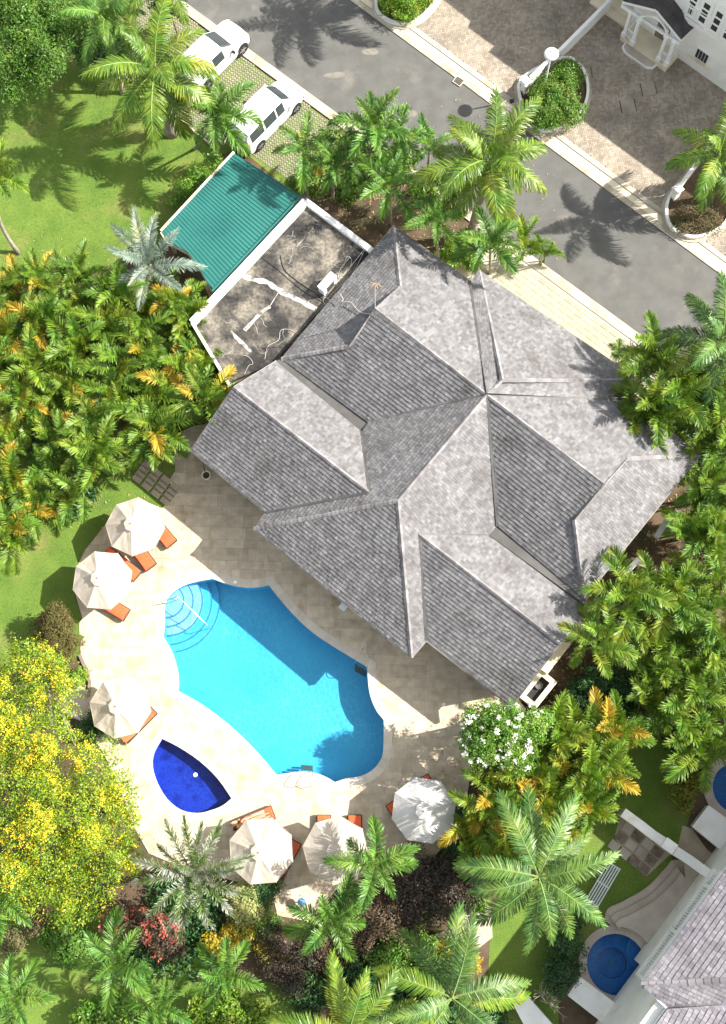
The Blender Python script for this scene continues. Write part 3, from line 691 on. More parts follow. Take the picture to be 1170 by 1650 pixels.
# pot, chain and small service boxes at the wall
pot = MB(); c = G(334.5, 768.5, 0.035)
pot.lathe([(.13,0),(.17,.1),(.22,.3),(.24,.42),(.22,.45),(.19,.44),(.17,.36),(0,.34)], tuple(c), 20)
po = pot.obj('planter_pot', M['cream'], None, True); tag(po, 'round cream pot on the patio below the left roof corner', 'pot')
b = MB(); b.lathe([(0,.37),(.165,.37)], tuple(c), 14); b.obj('soil', M['soil'], po)
ch = MB(); ch.tube([G(327,745,2.95), G(328,752,1.8), G(332,764,.5)], .02, 5); ch.obj('rain_chain', M['cable2'], villa)
for k, (x, y) in enumerate(((299,0),)): pass
for (x, y, s_, lab) in ((553,978,.30,'flat white cover lying beside the pool under the long eave'),):
    b = MB(); b.box((*G(x, y, .07)[:2], .075), (s_*1.2, s_, .07), rad(-38)); b.box((*G(x, y, .07)[:2], .118), (s_*.9, s_*.7, .015), rad(-38)); tag(b.obj('access_cover', M['ivory']), lab, 'cover')
for (x, y, lab) in ((379,938,'small white skimmer lid near the upper pool steps'),(600,1094,'small white skimmer lid beside the pool ladder in shade'),(715,1135,'tiny white lid on the shaded tiles near the white flowers')):
    b = MB(); b.box((*G(x, y, .045)[:2], .043), (.16, .13, .016), .3); b.lathe([(0,.055),(.04,.055),(.045,.05)], (*G(x, y, 0)[:2], 0), 10); tag(b.obj('skimmer_lid', M['ivory']), lab, 'lid')

# ------------------------------------------------------------------ flat roof annexe and green metal roof
annex = empty('annex', (*G(450,460,0)[:2], 0), 'annexe with a stained flat roof and thick white parapet beside the villa', 'building')
zr = 3.0
Of = (230,230); sf = 2.925
outer = Z(Of, sf, [(765,240),(1110,515),(1090,535),(650,1010),(635,1030),(400,1130),(220,830)])
inner = Z(Of, sf, [(770,295),(1050,505),(1060,530),(655,1000),(420,1115),(405,1115),(255,862)])
ou = GP(outer, zr+.28); inn = GP(inner, zr)
vs, tr = cdt([GP(outer, zr)]); b = MB(); slab(b, vs, tr, -0.3+zr, zr); b.obj('roof_slab', M['darkroof'], annex)
def wallpath(pts, wd, z0, z1, name, m, parent):
    b = MB(); 
    for p, q in zip(pts, pts[1:]):
        P_, Q_ = G(p[0], p[1], z1), G(q[0], q[1], z1); P_.z = Q_.z = (z0+z1)/2; b.bar(P_, Q_, wd, z1-z0)
    return b.obj(name, m, parent)
pa = Z(Of, sf, [(1098,520),(768,272)]); pb = Z(Of, sf, [(768,272),(232,845)]); pc_ = Z(Of, sf, [(232,845),(405,1135)])
wallpath(pa, .28, zr-.1, zr+.25, 'parapet', M['white'], annex)
wallpath(pb, .36, zr-.1, zr+.252, 'parapet', M['white'], annex)
wallpath(pc_, .14, zr-.1, zr+.22, 'parapet', M['white'], annex)
pp = GP(outer, zr); b = MB(); q = offset(pp, -.12); n = len(q)
for i in range(n): b.bar((*q[i], 1.35), (*q[(i+1) % n], 1.35), .2, 2.7)
b.obj('wall', M['cream'], annex)
# white sealant strokes on the roof
def stroke(pts, wds, z, m, parent, name='sealant_patch'):
    pts = [Vector(p) for p in pts]; L = []; R = []; rg = random.Random(len(pts))
    for i, p in enumerate(pts):
        t = (pts[min(i+1, len(pts)-1)]-pts[max(i-1, 0)]).normalized(); s = Vector((t.y, -t.x, 0)); w_ = wds[i]/2
        L.append(p+s*w_*rg.uniform(.75, 1.2)); R.append(p-s*w_*rg.uniform(.75, 1.2))
    n = len(pts); V = [(x.x, x.y, z) for x in L+R]+[(x.x, x.y, z-.012) for x in L+R]
    Fc = [(i, i+1, n+i+1, n+i) for i in range(n-1)]+[(i, 2*n+i, 2*n+i+1, i+1) for i in range(n-1)]+[(n+i, n+i+1, 3*n+i+1, 3*n+i) for i in range(n-1)]
    b = MB(); b.add(V, Fc); return b.obj(name, m, parent)
zs = zr+.012
def sp(pts, sub=4): return [G(a, b, zr) for a, b in spline(Z(Of, sf, pts), sub)]
p = sp([(470,625),(520,645),(580,655),(620,680),(660,705),(720,735),(770,760),(820,785)]); stroke(p, [.20+.10*math.sin(i*.7)**2 for i in range(len(p))], zs, M['paint'], annex)
p = sp([(600,770),(560,800),(530,830),(480,885)]); stroke(p, [.17]*len(p), zs, M['paint'], annex)
p = sp([(640,705),(615,745),(600,770)]); stroke(p, [.04]*len(p), zs, M['paint'], annex)
p = sp([(415,885),(440,915),(470,945),(510,985)]); stroke(p, [.06,.1,.12,.16,.2,.18,.2,.22,.2,.16,.15,.14,.1][:len(p)], zs, M['paint'], annex)
p = sp([(805,400),(770,440),(725,490)]); stroke(p, [.035]*len(p), zs, M['paint'], annex)
# air conditioning box with cables
ac = MB(); c = G(527, 463, zr); ac.box((c.x+.06, c.y, zr+.40), (.95, .36, .62), math.atan2(213, 177)); 
aco = tag(ac.obj('air_conditioner', M['ivory']), 'white boxy air conditioning unit standing on the stained flat roof', 'air conditioner')
g = MB(); 
for k in (-.3, .3): g.box((c.x+.06+k*math.cos(.877), c.y+k*math.sin(.877), zr+.05), (.08, .40, .10), math.atan2(213, 177))
g.obj('foot', M['black'], aco)
g = MB(); nx, ny = math.sin(.877), -math.cos(.877); g.box((c.x+.06+nx*.185, c.y+ny*.185, zr+.38), (.5,.015,.5), math.atan2(213,177)); g.obj('grille', M['flash'], aco)
g = MB(); g.box((c.x+.06, c.y, zr+.716), (.99,.40,.025), math.atan2(213,177)); g.obj('top_panel', M['ivory'], aco)
def cable(pts, r, m, label, o=Of, s=sf, z=None, wob=.0, seed=1):
    z = zr+.03 if z is None else z
    q = [G(a, b, z) for a, b in spline(Z(o, s, pts), 5)]
    b = MB(); b.tube(q, r, 4); return tag(b.obj('cable', m), label, 'cable')
cable([(1060,480),(1030,520),(990,570),(930,640),(890,690),(860,720)], .014, M['cable'], 'pale cable running from the parapet corner to the air conditioner')
cable([(1048,500),(1000,600),(960,650),(905,700),(870,740)], .014, M['cable'], 'pale cable curving along the dark edge of the flat roof')
cable([(975,540),(930,600),(925,640),(960,620),(985,560),(965,535),(940,590),(900,575)], .012, M['cable'], 'tangled loop of pale cable right of the air conditioner')
cable([(650,530),(670,600),(740,660),(800,700),(850,740)], .018, M['cable2'], 'black cable crossing the flat roof to the air conditioner', seed=2)
cable([(560,540),(640,600),(720,670),(790,720),(850,750)], .014, M['cable2'], 'long black cable from the parapet across the stained roof')
cable([(850,725),(880,740),(870,765),(850,750),(860,730),(885,750),(855,775)], .016, M['cable'], 'knot of pale cables at the foot of the air conditioner')
cable([(575,1020),(590,960),(640,930),(650,885),(690,880),(740,900),(790,860),(830,800)], .014, M['cable'], 'long pale cable looping over the lower flat roof')
cable([(480,1090),(500,1050),(520,1040),(500,1010),(470,1000)], .012, M['cable'], 'short pale cable curl at the lower end of the flat roof')
cable([(1058,510),(1040,570),(990,630),(930,690),(890,745),(820,810),(700,940),(650,1000)], .03, M['cable2'], 'thick black cable lying along the villa edge of the flat roof')
# aerial on the gablet
ae = MB(); b0 = h['R1']+Vector((0,0,.0)); tp = b0+Vector((.0, .0, 1.0))
tpx = G(604, 457, b0.z+1.9); ae.tube([b0, tpx], .022, 6)
aer = tag(ae.obj('aerial', M['cable']), 'thin aerial pole with rusty arms on the villa roof peak', 'aerial')
b = MB(); t_ = tpx
for dx, dy in ((-.18,-.2),(-.3,.12),(.14,-.2),(.28,-.12)): b.tube([t_, t_+Vector((dx*.6, dy*.3, .02)), t_+Vector((dx, dy, -.08))], .018, 5)
b.obj('arm', M['pole'], aer)
q = spline([(548,473,4.0),(553,482,4.1),(551,486,4.1),(565,487,4.3),(575,498,4.5),(584,504,4.7),(600,506,5.0)], 5)
b = MB(); b.tube([G(a, c_, z_+.12) for a, c_, z_ in q], .018, 5); tag(b.obj('cable', M['cable']), 'pale cable snaking up the shaded roof end to the aerial', 'cable')
# green roof: sloping corrugated sheets
gr = empty('carport', (*G(370,350,0)[:2], 0), 'carport with a teal green ribbed metal roof beside the white parapet', 'carport')
g4 = [G(377,245,2.55), G(483,316,2.85), G(341,470,2.85), G(259,372,2.55)]
cs = Vector(g4[0]); eu = (g4[1]-g4[0]); ev = (g4[3]-g4[0])
Pn = np.array([tuple(x) for x in g4]); cg = Pn.mean(0); _, _, vt_ = np.linalg.svd(Pn-cg); nn_ = vt_[2]*(1 if vt_[2][2] > 0 else -1)
zg = lambda x, y: cg[2]-(nn_[0]*(x-cg[0])+nn_[1]*(y-cg[1]))/nn_[2]
nr = 34; cut = GP([(377,245),(483,316),(343,467),(337,460),(322,433),(303,406),(270,388),(259,372)], 2.7)
for i in range(nr):
    a0, a1 = i/nr, (i+1)/nr
    L0 = g4[0].lerp(g4[3], a0); L1 = g4[0].lerp(g4[3], a1); R0 = g4[1].lerp(g4[2], a0); R1_ = g4[1].lerp(g4[2], a1)
    R0 = L0.lerp(R0, .985); R1_ = L1.lerp(R1_, .985)
    q = [(p.x, p.y) for p in (L0, R0, R1_.lerp(R0, .04), L1.lerp(L0, .04))]
    b = MB(); vs, tr = cdt([q, cut]); slab(b, vs, tr, -.02, .0, 0, zg)
    q2 = [(p.x, p.y) for p in (L0, R0, R0.lerp(R1_, .22), L0.lerp(L1, .22))]
    vs, tr = cdt([q2, cut]); slab(b, vs, tr, .0, .03, 0, zg)
    if b.v: b.obj('roof_sheet', M['green_metal'], gr)
b = MB(); vs, tr = cdt([GP([(481,314),(491,322),(350,476),(341,468),(478,322)], 2.85)]); slab(b, vs, tr, -.02, .05, 0, zg); b.obj('flashing', M['green_metal'], gr)
b = MB(); b.bar(g4[0]+Vector((0,0,-.03)), g4[3]+Vector((0,0,-.03)), .10, .16); b.obj('fascia', M['cream'], gr)
b = MB(); q = [G(a, c, 2.55) for a, c in ((259,374),(268,389),(303,408),(322,434),(342,470))]
for p, r_ in zip(q, q[1:]): b.bar(p-Vector((0,0,.12)), r_-Vector((0,0,.12)), .06, .2)
b.obj('trim', M['cream'], gr)
for k, (x, y) in enumerate(((379,255),(266,372),(330,455),(470,312))):
    b = MB(); p = G(x, y, 2.5); b.box((p.x, p.y, 1.2), (.14,.14,2.4)); b.obj('post', M['cream'], gr)
# cream side wall of the carport
b = MB(); p, q = G(308,462,1.6), G(330,498,1.6); b.bar(Vector((p.x,p.y,1.2)), Vector((q.x,q.y,1.2)), .15, 2.4); b.obj('wall', M['cream'], gr)

# ------------------------------------------------------------------ small basin beside the villa
bs_ = empty('water_basin', (*G(868,1108,0)[:2], 0), 'square cream walled basin of dark water behind the white flowers', 'basin')
q = Z((600,700), 2.925, [(795,1105),(872,1168),(770,1296),(690,1235)]); qq = GP(q, .8); 
vs, tr = cdt([qq], [offset(qq, -.24)]); b = MB(); slab(b, vs, tr, 0, .8); b.obj('rim', M['cream'], bs_)
vs, tr = cdt([offset(qq, -.235)]); b = MB(); slab(b, vs, tr, .3, .55); b.obj('dark_water', M['black'], bs_)
b = MB(); c = G(868,1105,.6); b.lathe([(.05,-.05),(.12,0),(.18,.06),(.17,.08),(.1,.03),(0,.02)], tuple(c), 14); b.obj('fountain_bowl', M['flash'], bs_)
b = MB(); p, q = G(876,1082,.9), G(938,1003,.9); b.bar(Vector((p.x,p.y,.5)), Vector((q.x,q.y,.5)), .42, 1.0); tag(b.obj('garden_wall', M['cream']), 'low cream wall running under the palms from the basin', 'wall')
b = MB(); b.prism(GP([(828,1133),(836,1127),(848,1143),(838,1152)], .5), 0, .5); tag(b.obj('wall_end', M['cream']), 'short cream wall stub at the lowest roof corner', 'wall')
for (q, z_, lab) in (([(1001,922),(1027,898),(1032,904),(1012,926),(1004,929)], 2.0, 'bright white sill box under the right eave beside the palm'), ([(1055,862),(1078,828),(1086,830),(1082,838),(1062,868)], 2.0, 'pale grey ledge under the right eave higher up')):
    b = MB(); b.prism(GP(q, z_), z_-.35, z_); q2 = GP(q, z_); cc_ = np.mean(q2, 0); b.prism([(cc_[0]+(p_[0]-cc_[0])*.9, cc_[1]+(p_[1]-cc_[1])*.9) for p_ in q2], z_+.002, z_+.03)
    tag(b.obj('window_ledge', M['ivory'] if '1001' in str(q) else M['palewood']), lab, 'ledge')

# ------------------------------------------------------------------ umbrellas
def umbrella(cx, cy, rpx, rot, label, m='canvas', zed=1.90, ztop=2.66):
    a = G(cx, cy, zed+.2); R = rpx*PX*.955; root = empty('patio_umbrella', (a.x, a.y, .035), label, 'umbrella', 'patio umbrellas around the pools')
    b = MB(); rg = random.Random(int(cx)); n = 8; V = []; z0 = .0
    rings = [(.0, ztop-.035), (.16, ztop-.035-.06), (.17, ztop-.10), (.5, (ztop*.52+zed*.48)), (.78, (ztop*.24+zed*.76)-.01), (1.0, zed)]
    # canopy: eight panels sagging between the ribs, with small creases
    sub = 4
    for i in range(n):
        for j, (r, z) in enumerate(rings[1:]):
            for k in range(sub+1):
                t = k/sub; a0 = rot+2*math.pi*i/n; a1 = rot+2*math.pi*(i+1)/n
                x = (1-t)*math.cos(a0)+t*math.cos(a1); y = (1-t)*math.sin(a0)+t*math.sin(a1)
                sag = -.05*math.sin(math.pi*t)*min(1, r*1.3)+(rg.uniform(-.02, .02) if 0 < k < sub else 0)
                V.append((a.x+x*r*R, a.y+y*r*R, z+sag))
    W_ = sub+1; Fc = []
    for i in range(n):
        for j in range(1, len(rings)-2):
            for k in range(sub):
                p = (i*5+j)*W_+k; Fc.append((p, p+1, p+1+W_, p+W_))
    b.add(V, Fc)
    hang = []   # small valance
    for i in range(n):
        p = (i*5+4)*W_
        q0, q1 = V[p], V[p+sub]; b.add([q0, q1, (q1[0], q1[1], q1[2]-.10), (q0[0], q0[1], q0[2]-.10)], [(0,1,2,3)])
    b.obj('canopy', M[m], root)
    b = MB(); V = []
    for i in range(16): an = rot+2*math.pi*i/16; rr = .26*R*(1 if i % 2 == 0 else .93); V.append((a.x+rr*math.cos(an), a.y+rr*math.sin(an), ztop-.07-(.0 if i % 2 == 0 else .02)))
    V.append((a.x, a.y, ztop+.02)); b.add(V, [(i, (i+1) % 16, 16) for i in range(16)]); b.obj('vent_cap', M[m], root)
    b = MB(); b.lathe([(.03,0),(.035,.04),(0,.09)], (a.x, a.y, ztop+.01), 8); b.obj('finial', M['pole'], root)
    b = MB(); b.tube([(a.x, a.y, .04), (a.x, a.y, ztop)], .028, 8); b.obj('pole', M['pole'], root)
    for i in range(n):
        an = rot+2*math.pi*i/n; b = MB(); b.bar((a.x+.05*math.cos(an), a.y+.05*math.sin(an), ztop-.14), (a.x+R*math.cos(an)*1.015, a.y+R*math.sin(an)*1.015, zed-.02), .025, .02); b.obj('rib', M['pole'], root)
    b = MB(); b.lathe([(.28,.035),(.28,.09),(.06,.12),(.05,.3),(0,.3)], (a.x, a.y, 0), 16); b.obj('base', M['flash'], root)
    return root
umbrella(216, 847, 50.5, rad(87), 'cream umbrella nearest the lawn and the villa corner, highest of the six')
umbrella(163, 934, 51.2, rad(63), 'cream umbrella on the deck edge beside the olive brown conical shrub')
umbrella(192, 1139, 51, rad(82), 'cream umbrella left of the deep blue plunge pool above the yellow tree')
umbrella(420, 1372, 53, rad(73), 'cream umbrella over the loungers with bathers and colourful towels')
umbrella(541, 1371, 53, rad(84), 'umbrella dappled with palm shade between two small green palms')
umbrella(683, 1306, 52.5, rad(60), 'whitest umbrella standing by itself beside the yellow green palms', 'canvas2')
# ------------------------------------------------------------------ loungers
def lounger(cx, cy, dx, dy, label, back=True, towel=None):
    """centre pixel and direction of the head end in pixels"""
    c = G(cx, cy, .38); an = math.atan2(-dy, dx); root = empty('sun_lounger', (c.x, c.y, .035), label, 'sun lounger', 'sun loungers around the pools', an)
    Mx = Matrix.Translation((c.x, c.y, .035)) @ Matrix.Rotation(an, 4, 'Z')
    def put(name, b, m, par=root):
        b.v = [tuple(Mx @ Vector(v)) for v in b.v]; return b.obj(name, m, par)
    b = MB()
    for sy in (-.32, .32): b.box((0, sy, .22), (1.96, .05, .14))
    for sx in (-.97, .97): b.box((sx, 0, .22), (.05, .6, .14))
    b.box((-.2, 0, .23), (1.5, .60, .03)); put('frame', b, M['wicker'])
    for sx in (-.85, .85):
        for sy in (-.3, .3): b = MB(); b.box((sx, sy, .08), (.07, .06, .16)); put('leg', b, M['wicker'])
    def cushion(x0, x1, z0, z1, th=.09, w_=.60):
        b = MB(); n = 6; V = []; 
        for i in range(n+1):
            t = i/n; x = x0+(x1-x0)*t; z = z0+(z1-z0)*t; e = .012 if i in (0, n) else 0
            for y, dz in ((-w_/2, 0), (-w_/2, th-.03), (-w_/2+.04, th-e), (0, th+.01-e), (w_/2-.04, th-e), (w_/2, th-.03), (w_/2, 0)): V.append((x, y, z+dz))
        Fc = []
        for i in range(n):
            for j in range(6): p = i*7+j; Fc.append((p, p+7, p+8, p+1))
        Fc += [tuple(range(7)), tuple(n*7+j for j in range(7))[::-1]]; b.add(V, Fc); return b
    put('seat_cushion', cushion(-.96, .36, .27, .27), M['orange'])
    put('back_cushion', cushion(.38, .95, .29, .29+(.26 if back else 0)), M['orange'])
    b = MB(); z = .285+(.25 if back else 0); b.bar((.36, 0, .265), (.97, 0, .26+(.26 if back else 0)), .6, .03); put('back_frame', b, M['wicker'])
    if towel:
        for k, (x0, x1, y0, y1, m, z) in enumerate(towel):
            b = MB(); n = 6; V = []
            for i in range(n+1):
                for j in range(5): x = x0+(x1-x0)*i/n; y = y0+(y1-y0)*j/4; zz = z+(max(0, (x-.38))*.45 if back else 0); V.append((x, y, .375+zz+.012*math.sin(7*x+5*y)))
            b.add(V, [(i*5+j, i*5+5+j, i*5+6+j, i*5+1+j) for i in range(n) for j in range(4)]); put('towel', b, M[m])
    return root, Mx
lounger(224, 889, -.62, -.78, 'orange lounger poking out lowest from the topmost umbrella')
lounger(256, 853, -.66, -.75, 'orange lounger poking out right of the topmost umbrella')
lounger(176, 975, -.87, -.50, 'orange lounger showing its foot below the umbrella by the conical shrub')
lounger(196, 909, -.80, -.60, 'orange lounger almost hidden, only a corner right of the second umbrella')
lounger(221, 1166, -.69, .72, 'orange lounger edging out beside the umbrella left of the plunge pool')
FL, MF = lounger(408, 1322, -.93, .38, 'orange lounger with pink and flowered towels and a bather below the plunge pool', False,
        [(-.62,.35,-.26,.27,'pinkcloth',.02), (.55,1.0,-.30,.28,'floral',.025)])
GL, MG = lounger(459, 1387, -.46, .88, 'dark orange lounger in umbrella shade with a red towel and a bather', False,
        [(-.35,.75,-.28,.30,'redcloth',.02), (.76,.99,-.28,.28,'bluecloth',.022)])
lounger(521, 1349, .0, 1.0, 'orange lounger heading up from the palm shaded umbrella, left one of its pair')
lounger(572, 1349, .03, 1.0, 'orange lounger heading up from the palm shaded umbrella, right one of its pair')
lounger(650, 1322, .55, .83, 'lounger peeping out left of the whitest umbrella')
lounger(694, 1284, .40, .90, 'lounger with one orange corner above the whitest umbrella')

# ------------------------------------------------------------------ people
def person(Mx, joints, edges, label, shorts, hair_at, skin='skin'):
    """joints: name -> (x, y, z, radius) in lounger space"""
    names = list(joints); vs = [Mx @ Vector(joints[n][:3]) for n in names]; me = bpy.data.meshes.new('person')
    me.from_pydata([tuple(v) for v in vs], [(names.index(a), names.index(b)) for a, b in edges], [])
    o = bpy.data.objects.new('person', me); COL.objects.link(o); me.materials.append(M[skin])
    m = o.modifiers.new('skin', 'SKIN'); m.use_smooth_shade = True
    for i, n in enumerate(names): r = joints[n][3]; me.skin_vertices[0].data[i].radius = (r, r); me.skin_vertices[0].data[i].use_root = (n == 'pelvis')
    s = o.modifiers.new('sub', 'SUBSURF'); s.levels = 2; s.render_levels = 2
    tag(o, label, 'person')
    b = MB(); hx = Mx @ Vector(hair_at)
    b.lathe([(0,.11),(.06,.10),(.10,.05),(.112,-.01),(.10,-.06),(.06,-.09),(0,-.095)], tuple(hx), 14); b.obj('hair', M['hair'], o, True)
    for sy in (-.035, .035):
        e = Mx @ Vector((joints['head'][0]-.01, joints['head'][1]+sy, joints['head'][2]+.095)); b = MB(); b.lathe([(0,.012),(.012,.006),(.012,0)], tuple(e), 8); b.obj('eye', M['black'], o)
    for nm, pts, rr, mm in shorts:
        b = MB(); b.tube([Mx @ Vector(p) for p in pts], rr, 10); b.obj(nm, M[mm], o, True)
    return o
def body(knee=0.0, spread=.09, y=0.0, arm='down'):
    z = .49; J = {'pelvis':(.02,y,z,.135),'belly':(.2,y,z,.125),'chest':(.42,y,z+.01,.145),'neck':(.62,y,z+.02,.055),'throat':(.68,y,z+.02,.055),'head':(.77,y,z+.03,.095),'crown':(.86,y,z+.03,.075),'nose':(.765,y,z+.125,.018),
     'hipL':(-.04,y+.08,z,.09),'kneeL':(-.46,y+spread+.02,z+knee,.058),'calfL':(-.62,y+spread+.01,z+knee*.55,.055),'ankL':(-.86,y+spread,z-.03,.036),'toeL':(-.94,y+spread+.02,z+.07,.026),
     'hipR':(-.04,y-.08,z,.09),'kneeR':(-.46,y-spread-.02,z,.058),'calfR':(-.62,y-spread-.01,z-.02,.055),'ankR':(-.86,y-spread,z-.03,.036),'toeR':(-.94,y-spread-.02,z+.07,.026),
     'shL':(.53,y+.18,z+.01,.06),'elL':(.28,y+.27,z-.03,.042),'wrL':(.06,y+.24,z-.01,.03),'haL':(-.02,y+.22,z-.01,.032),
     'shR':(.53,y-.18,z+.01,.06),'elR':(.28,y-.27,z-.03,.042),'wrR':(.06,y-.24,z-.01,.03),'haR':(-.02,y-.22,z-.01,.032)}
    E = [('pelvis','belly'),('belly','chest'),('chest','neck'),('neck','throat'),('throat','head'),('head','crown'),('head','nose'),('pelvis','hipL'),('hipL','kneeL'),('kneeL','calfL'),('calfL','ankL'),('ankL','toeL'),
     ('pelvis','hipR'),('hipR','kneeR'),('kneeR','calfR'),('calfR','ankR'),('ankR','toeR'),('chest','shL'),('shL','elL'),('elL','wrL'),('wrL','haL'),('chest','shR'),('shR','elR'),('elR','wrR'),('wrR','haR')]
    for sd, sg in (('L', 1), ('R', -1)):
        hx, hy, hz, _ = J['ha'+sd]
        for k, (fx, fy) in enumerate(((-.085,.028),(-.10,.01),(-.095,-.01),(-.08,-.028),(-.03,.055))):
            J['f%s%d' % (sd, k)] = (hx+fx*.55, hy+fy*sg*.8, hz-.002, .010); J['t%s%d' % (sd, k)] = (hx+fx, hy+fy*sg, hz-.012, .008)
            E += [('ha'+sd, 'f%s%d' % (sd, k)), ('f%s%d' % (sd, k), 't%s%d' % (sd, k))]
    return J, E
J, E_ = body(.0, .07, .02)
person(MF, J, E_, 'sunbather lying on the pink towel with legs in full sun', [('swimsuit', [(.06,.02,.49),(.0,.02,.49),(-.05,.02,.49)], [.135,.15,.13], 'yellowcloth'), ('swim_top', [(.38,.02,.5),(.46,.02,.5)], .152, 'yellowcloth')], (.86,.02,.52))
J, E_ = body(.12, .08, .02)
person(MG, J, E_, 'bather under the umbrella shade lying on the red towel, one knee raised', [('swimsuit', [(.08,.02,.49),(.0,.02,.49),(-.06,.02,.49)], [.135,.15,.13], 'redcloth')], (.86,.02,.52), 'skin2')

# ------------------------------------------------------------------ ladders, rail, small table
def rail(name, paths, label, cat, treads=()):
    root = empty(name, (paths[0][0][0], paths[0][0][1], .03), label, cat)
    for p in paths:
        b = MB(); b.tube(spline([tuple(x) for x in p], 4), .017, 8); b.obj('rail', M['steel'], root)
    for t in treads: b = MB(); b.bar(t[0], t[1], .08, .03); b.obj('tread', M['flash'], root)
    return root
def g3(u, v, z): return tuple(G(u, v, z))
rail('pool_ladder', [[g3(586,1045,.04), g3(585,1045,.5), g3(582,1052,.72), g3(573,1066,.4), g3(572,1069,-.3), g3(572,1069,-.9)],
     [g3(602,1055,.04), g3(601,1055,.5), g3(599,1062,.72), g3(591,1076,.4), g3(590,1079,-.3), g3(590,1079,-.9)]], 'steel pool ladder on the shaded side of the turquoise pool', 'ladder',
     [(G(572,1071+i*3,-.18-i*.22), G(590,1081+i*3,-.18-i*.22)) for i in range(4)])
rail('pool_ladder', [[g3(482,1266,.04), g3(482,1266,.5), g3(483,1258,.72), g3(485,1244,.4), g3(485,1241,-.3), g3(485,1241,-.9)],
     [g3(501,1267,.04), g3(501,1267,.5), g3(502,1259,.72), g3(504,1245,.4), g3(504,1242,-.3), g3(504,1242,-.9)]], 'steel pool ladder on the sunny lower edge of the turquoise pool', 'ladder',
     [(G(485,1240-i*2,-.18-i*.22), G(504,1241-i*2,-.18-i*.22)) for i in range(4)])
rail('handrail', [[g3(284,962,-.25), g3(283,961,.75), g3(290,964,.82), g3(312,986,.62), g3(335,1008,.25), g3(337,1011,-.2), g3(338,1012,-1.0)]], 'slanting steel handrail over the round pool steps', 'handrail')
rail('handrail', [[g3(266,972,.04), g3(264,969,.55), g3(267,967,.75), g3(275,966,.75), g3(284,965,.75), g3(286,966,.3), g3(286,966,-.25)]], 'small hooked steel handrail at the corner of the pool steps', 'handrail')
tb = MB(); c = G(488,1452,.03); tb.lathe([(.0,.50),(.20,.50),(.20,.47),(.0,.47)], tuple(c), 18); to = tag(tb.obj('side_table', M['bluecloth']), 'small pale blue round table behind the small palms', 'table')
tb = MB(); tb.tube([c, (c.x, c.y, .48)], .03, 8); tb.lathe([(.16,0),(.15,.03),(0,.04)], tuple(c), 14); tb.obj('stand', M['ivory'], to)

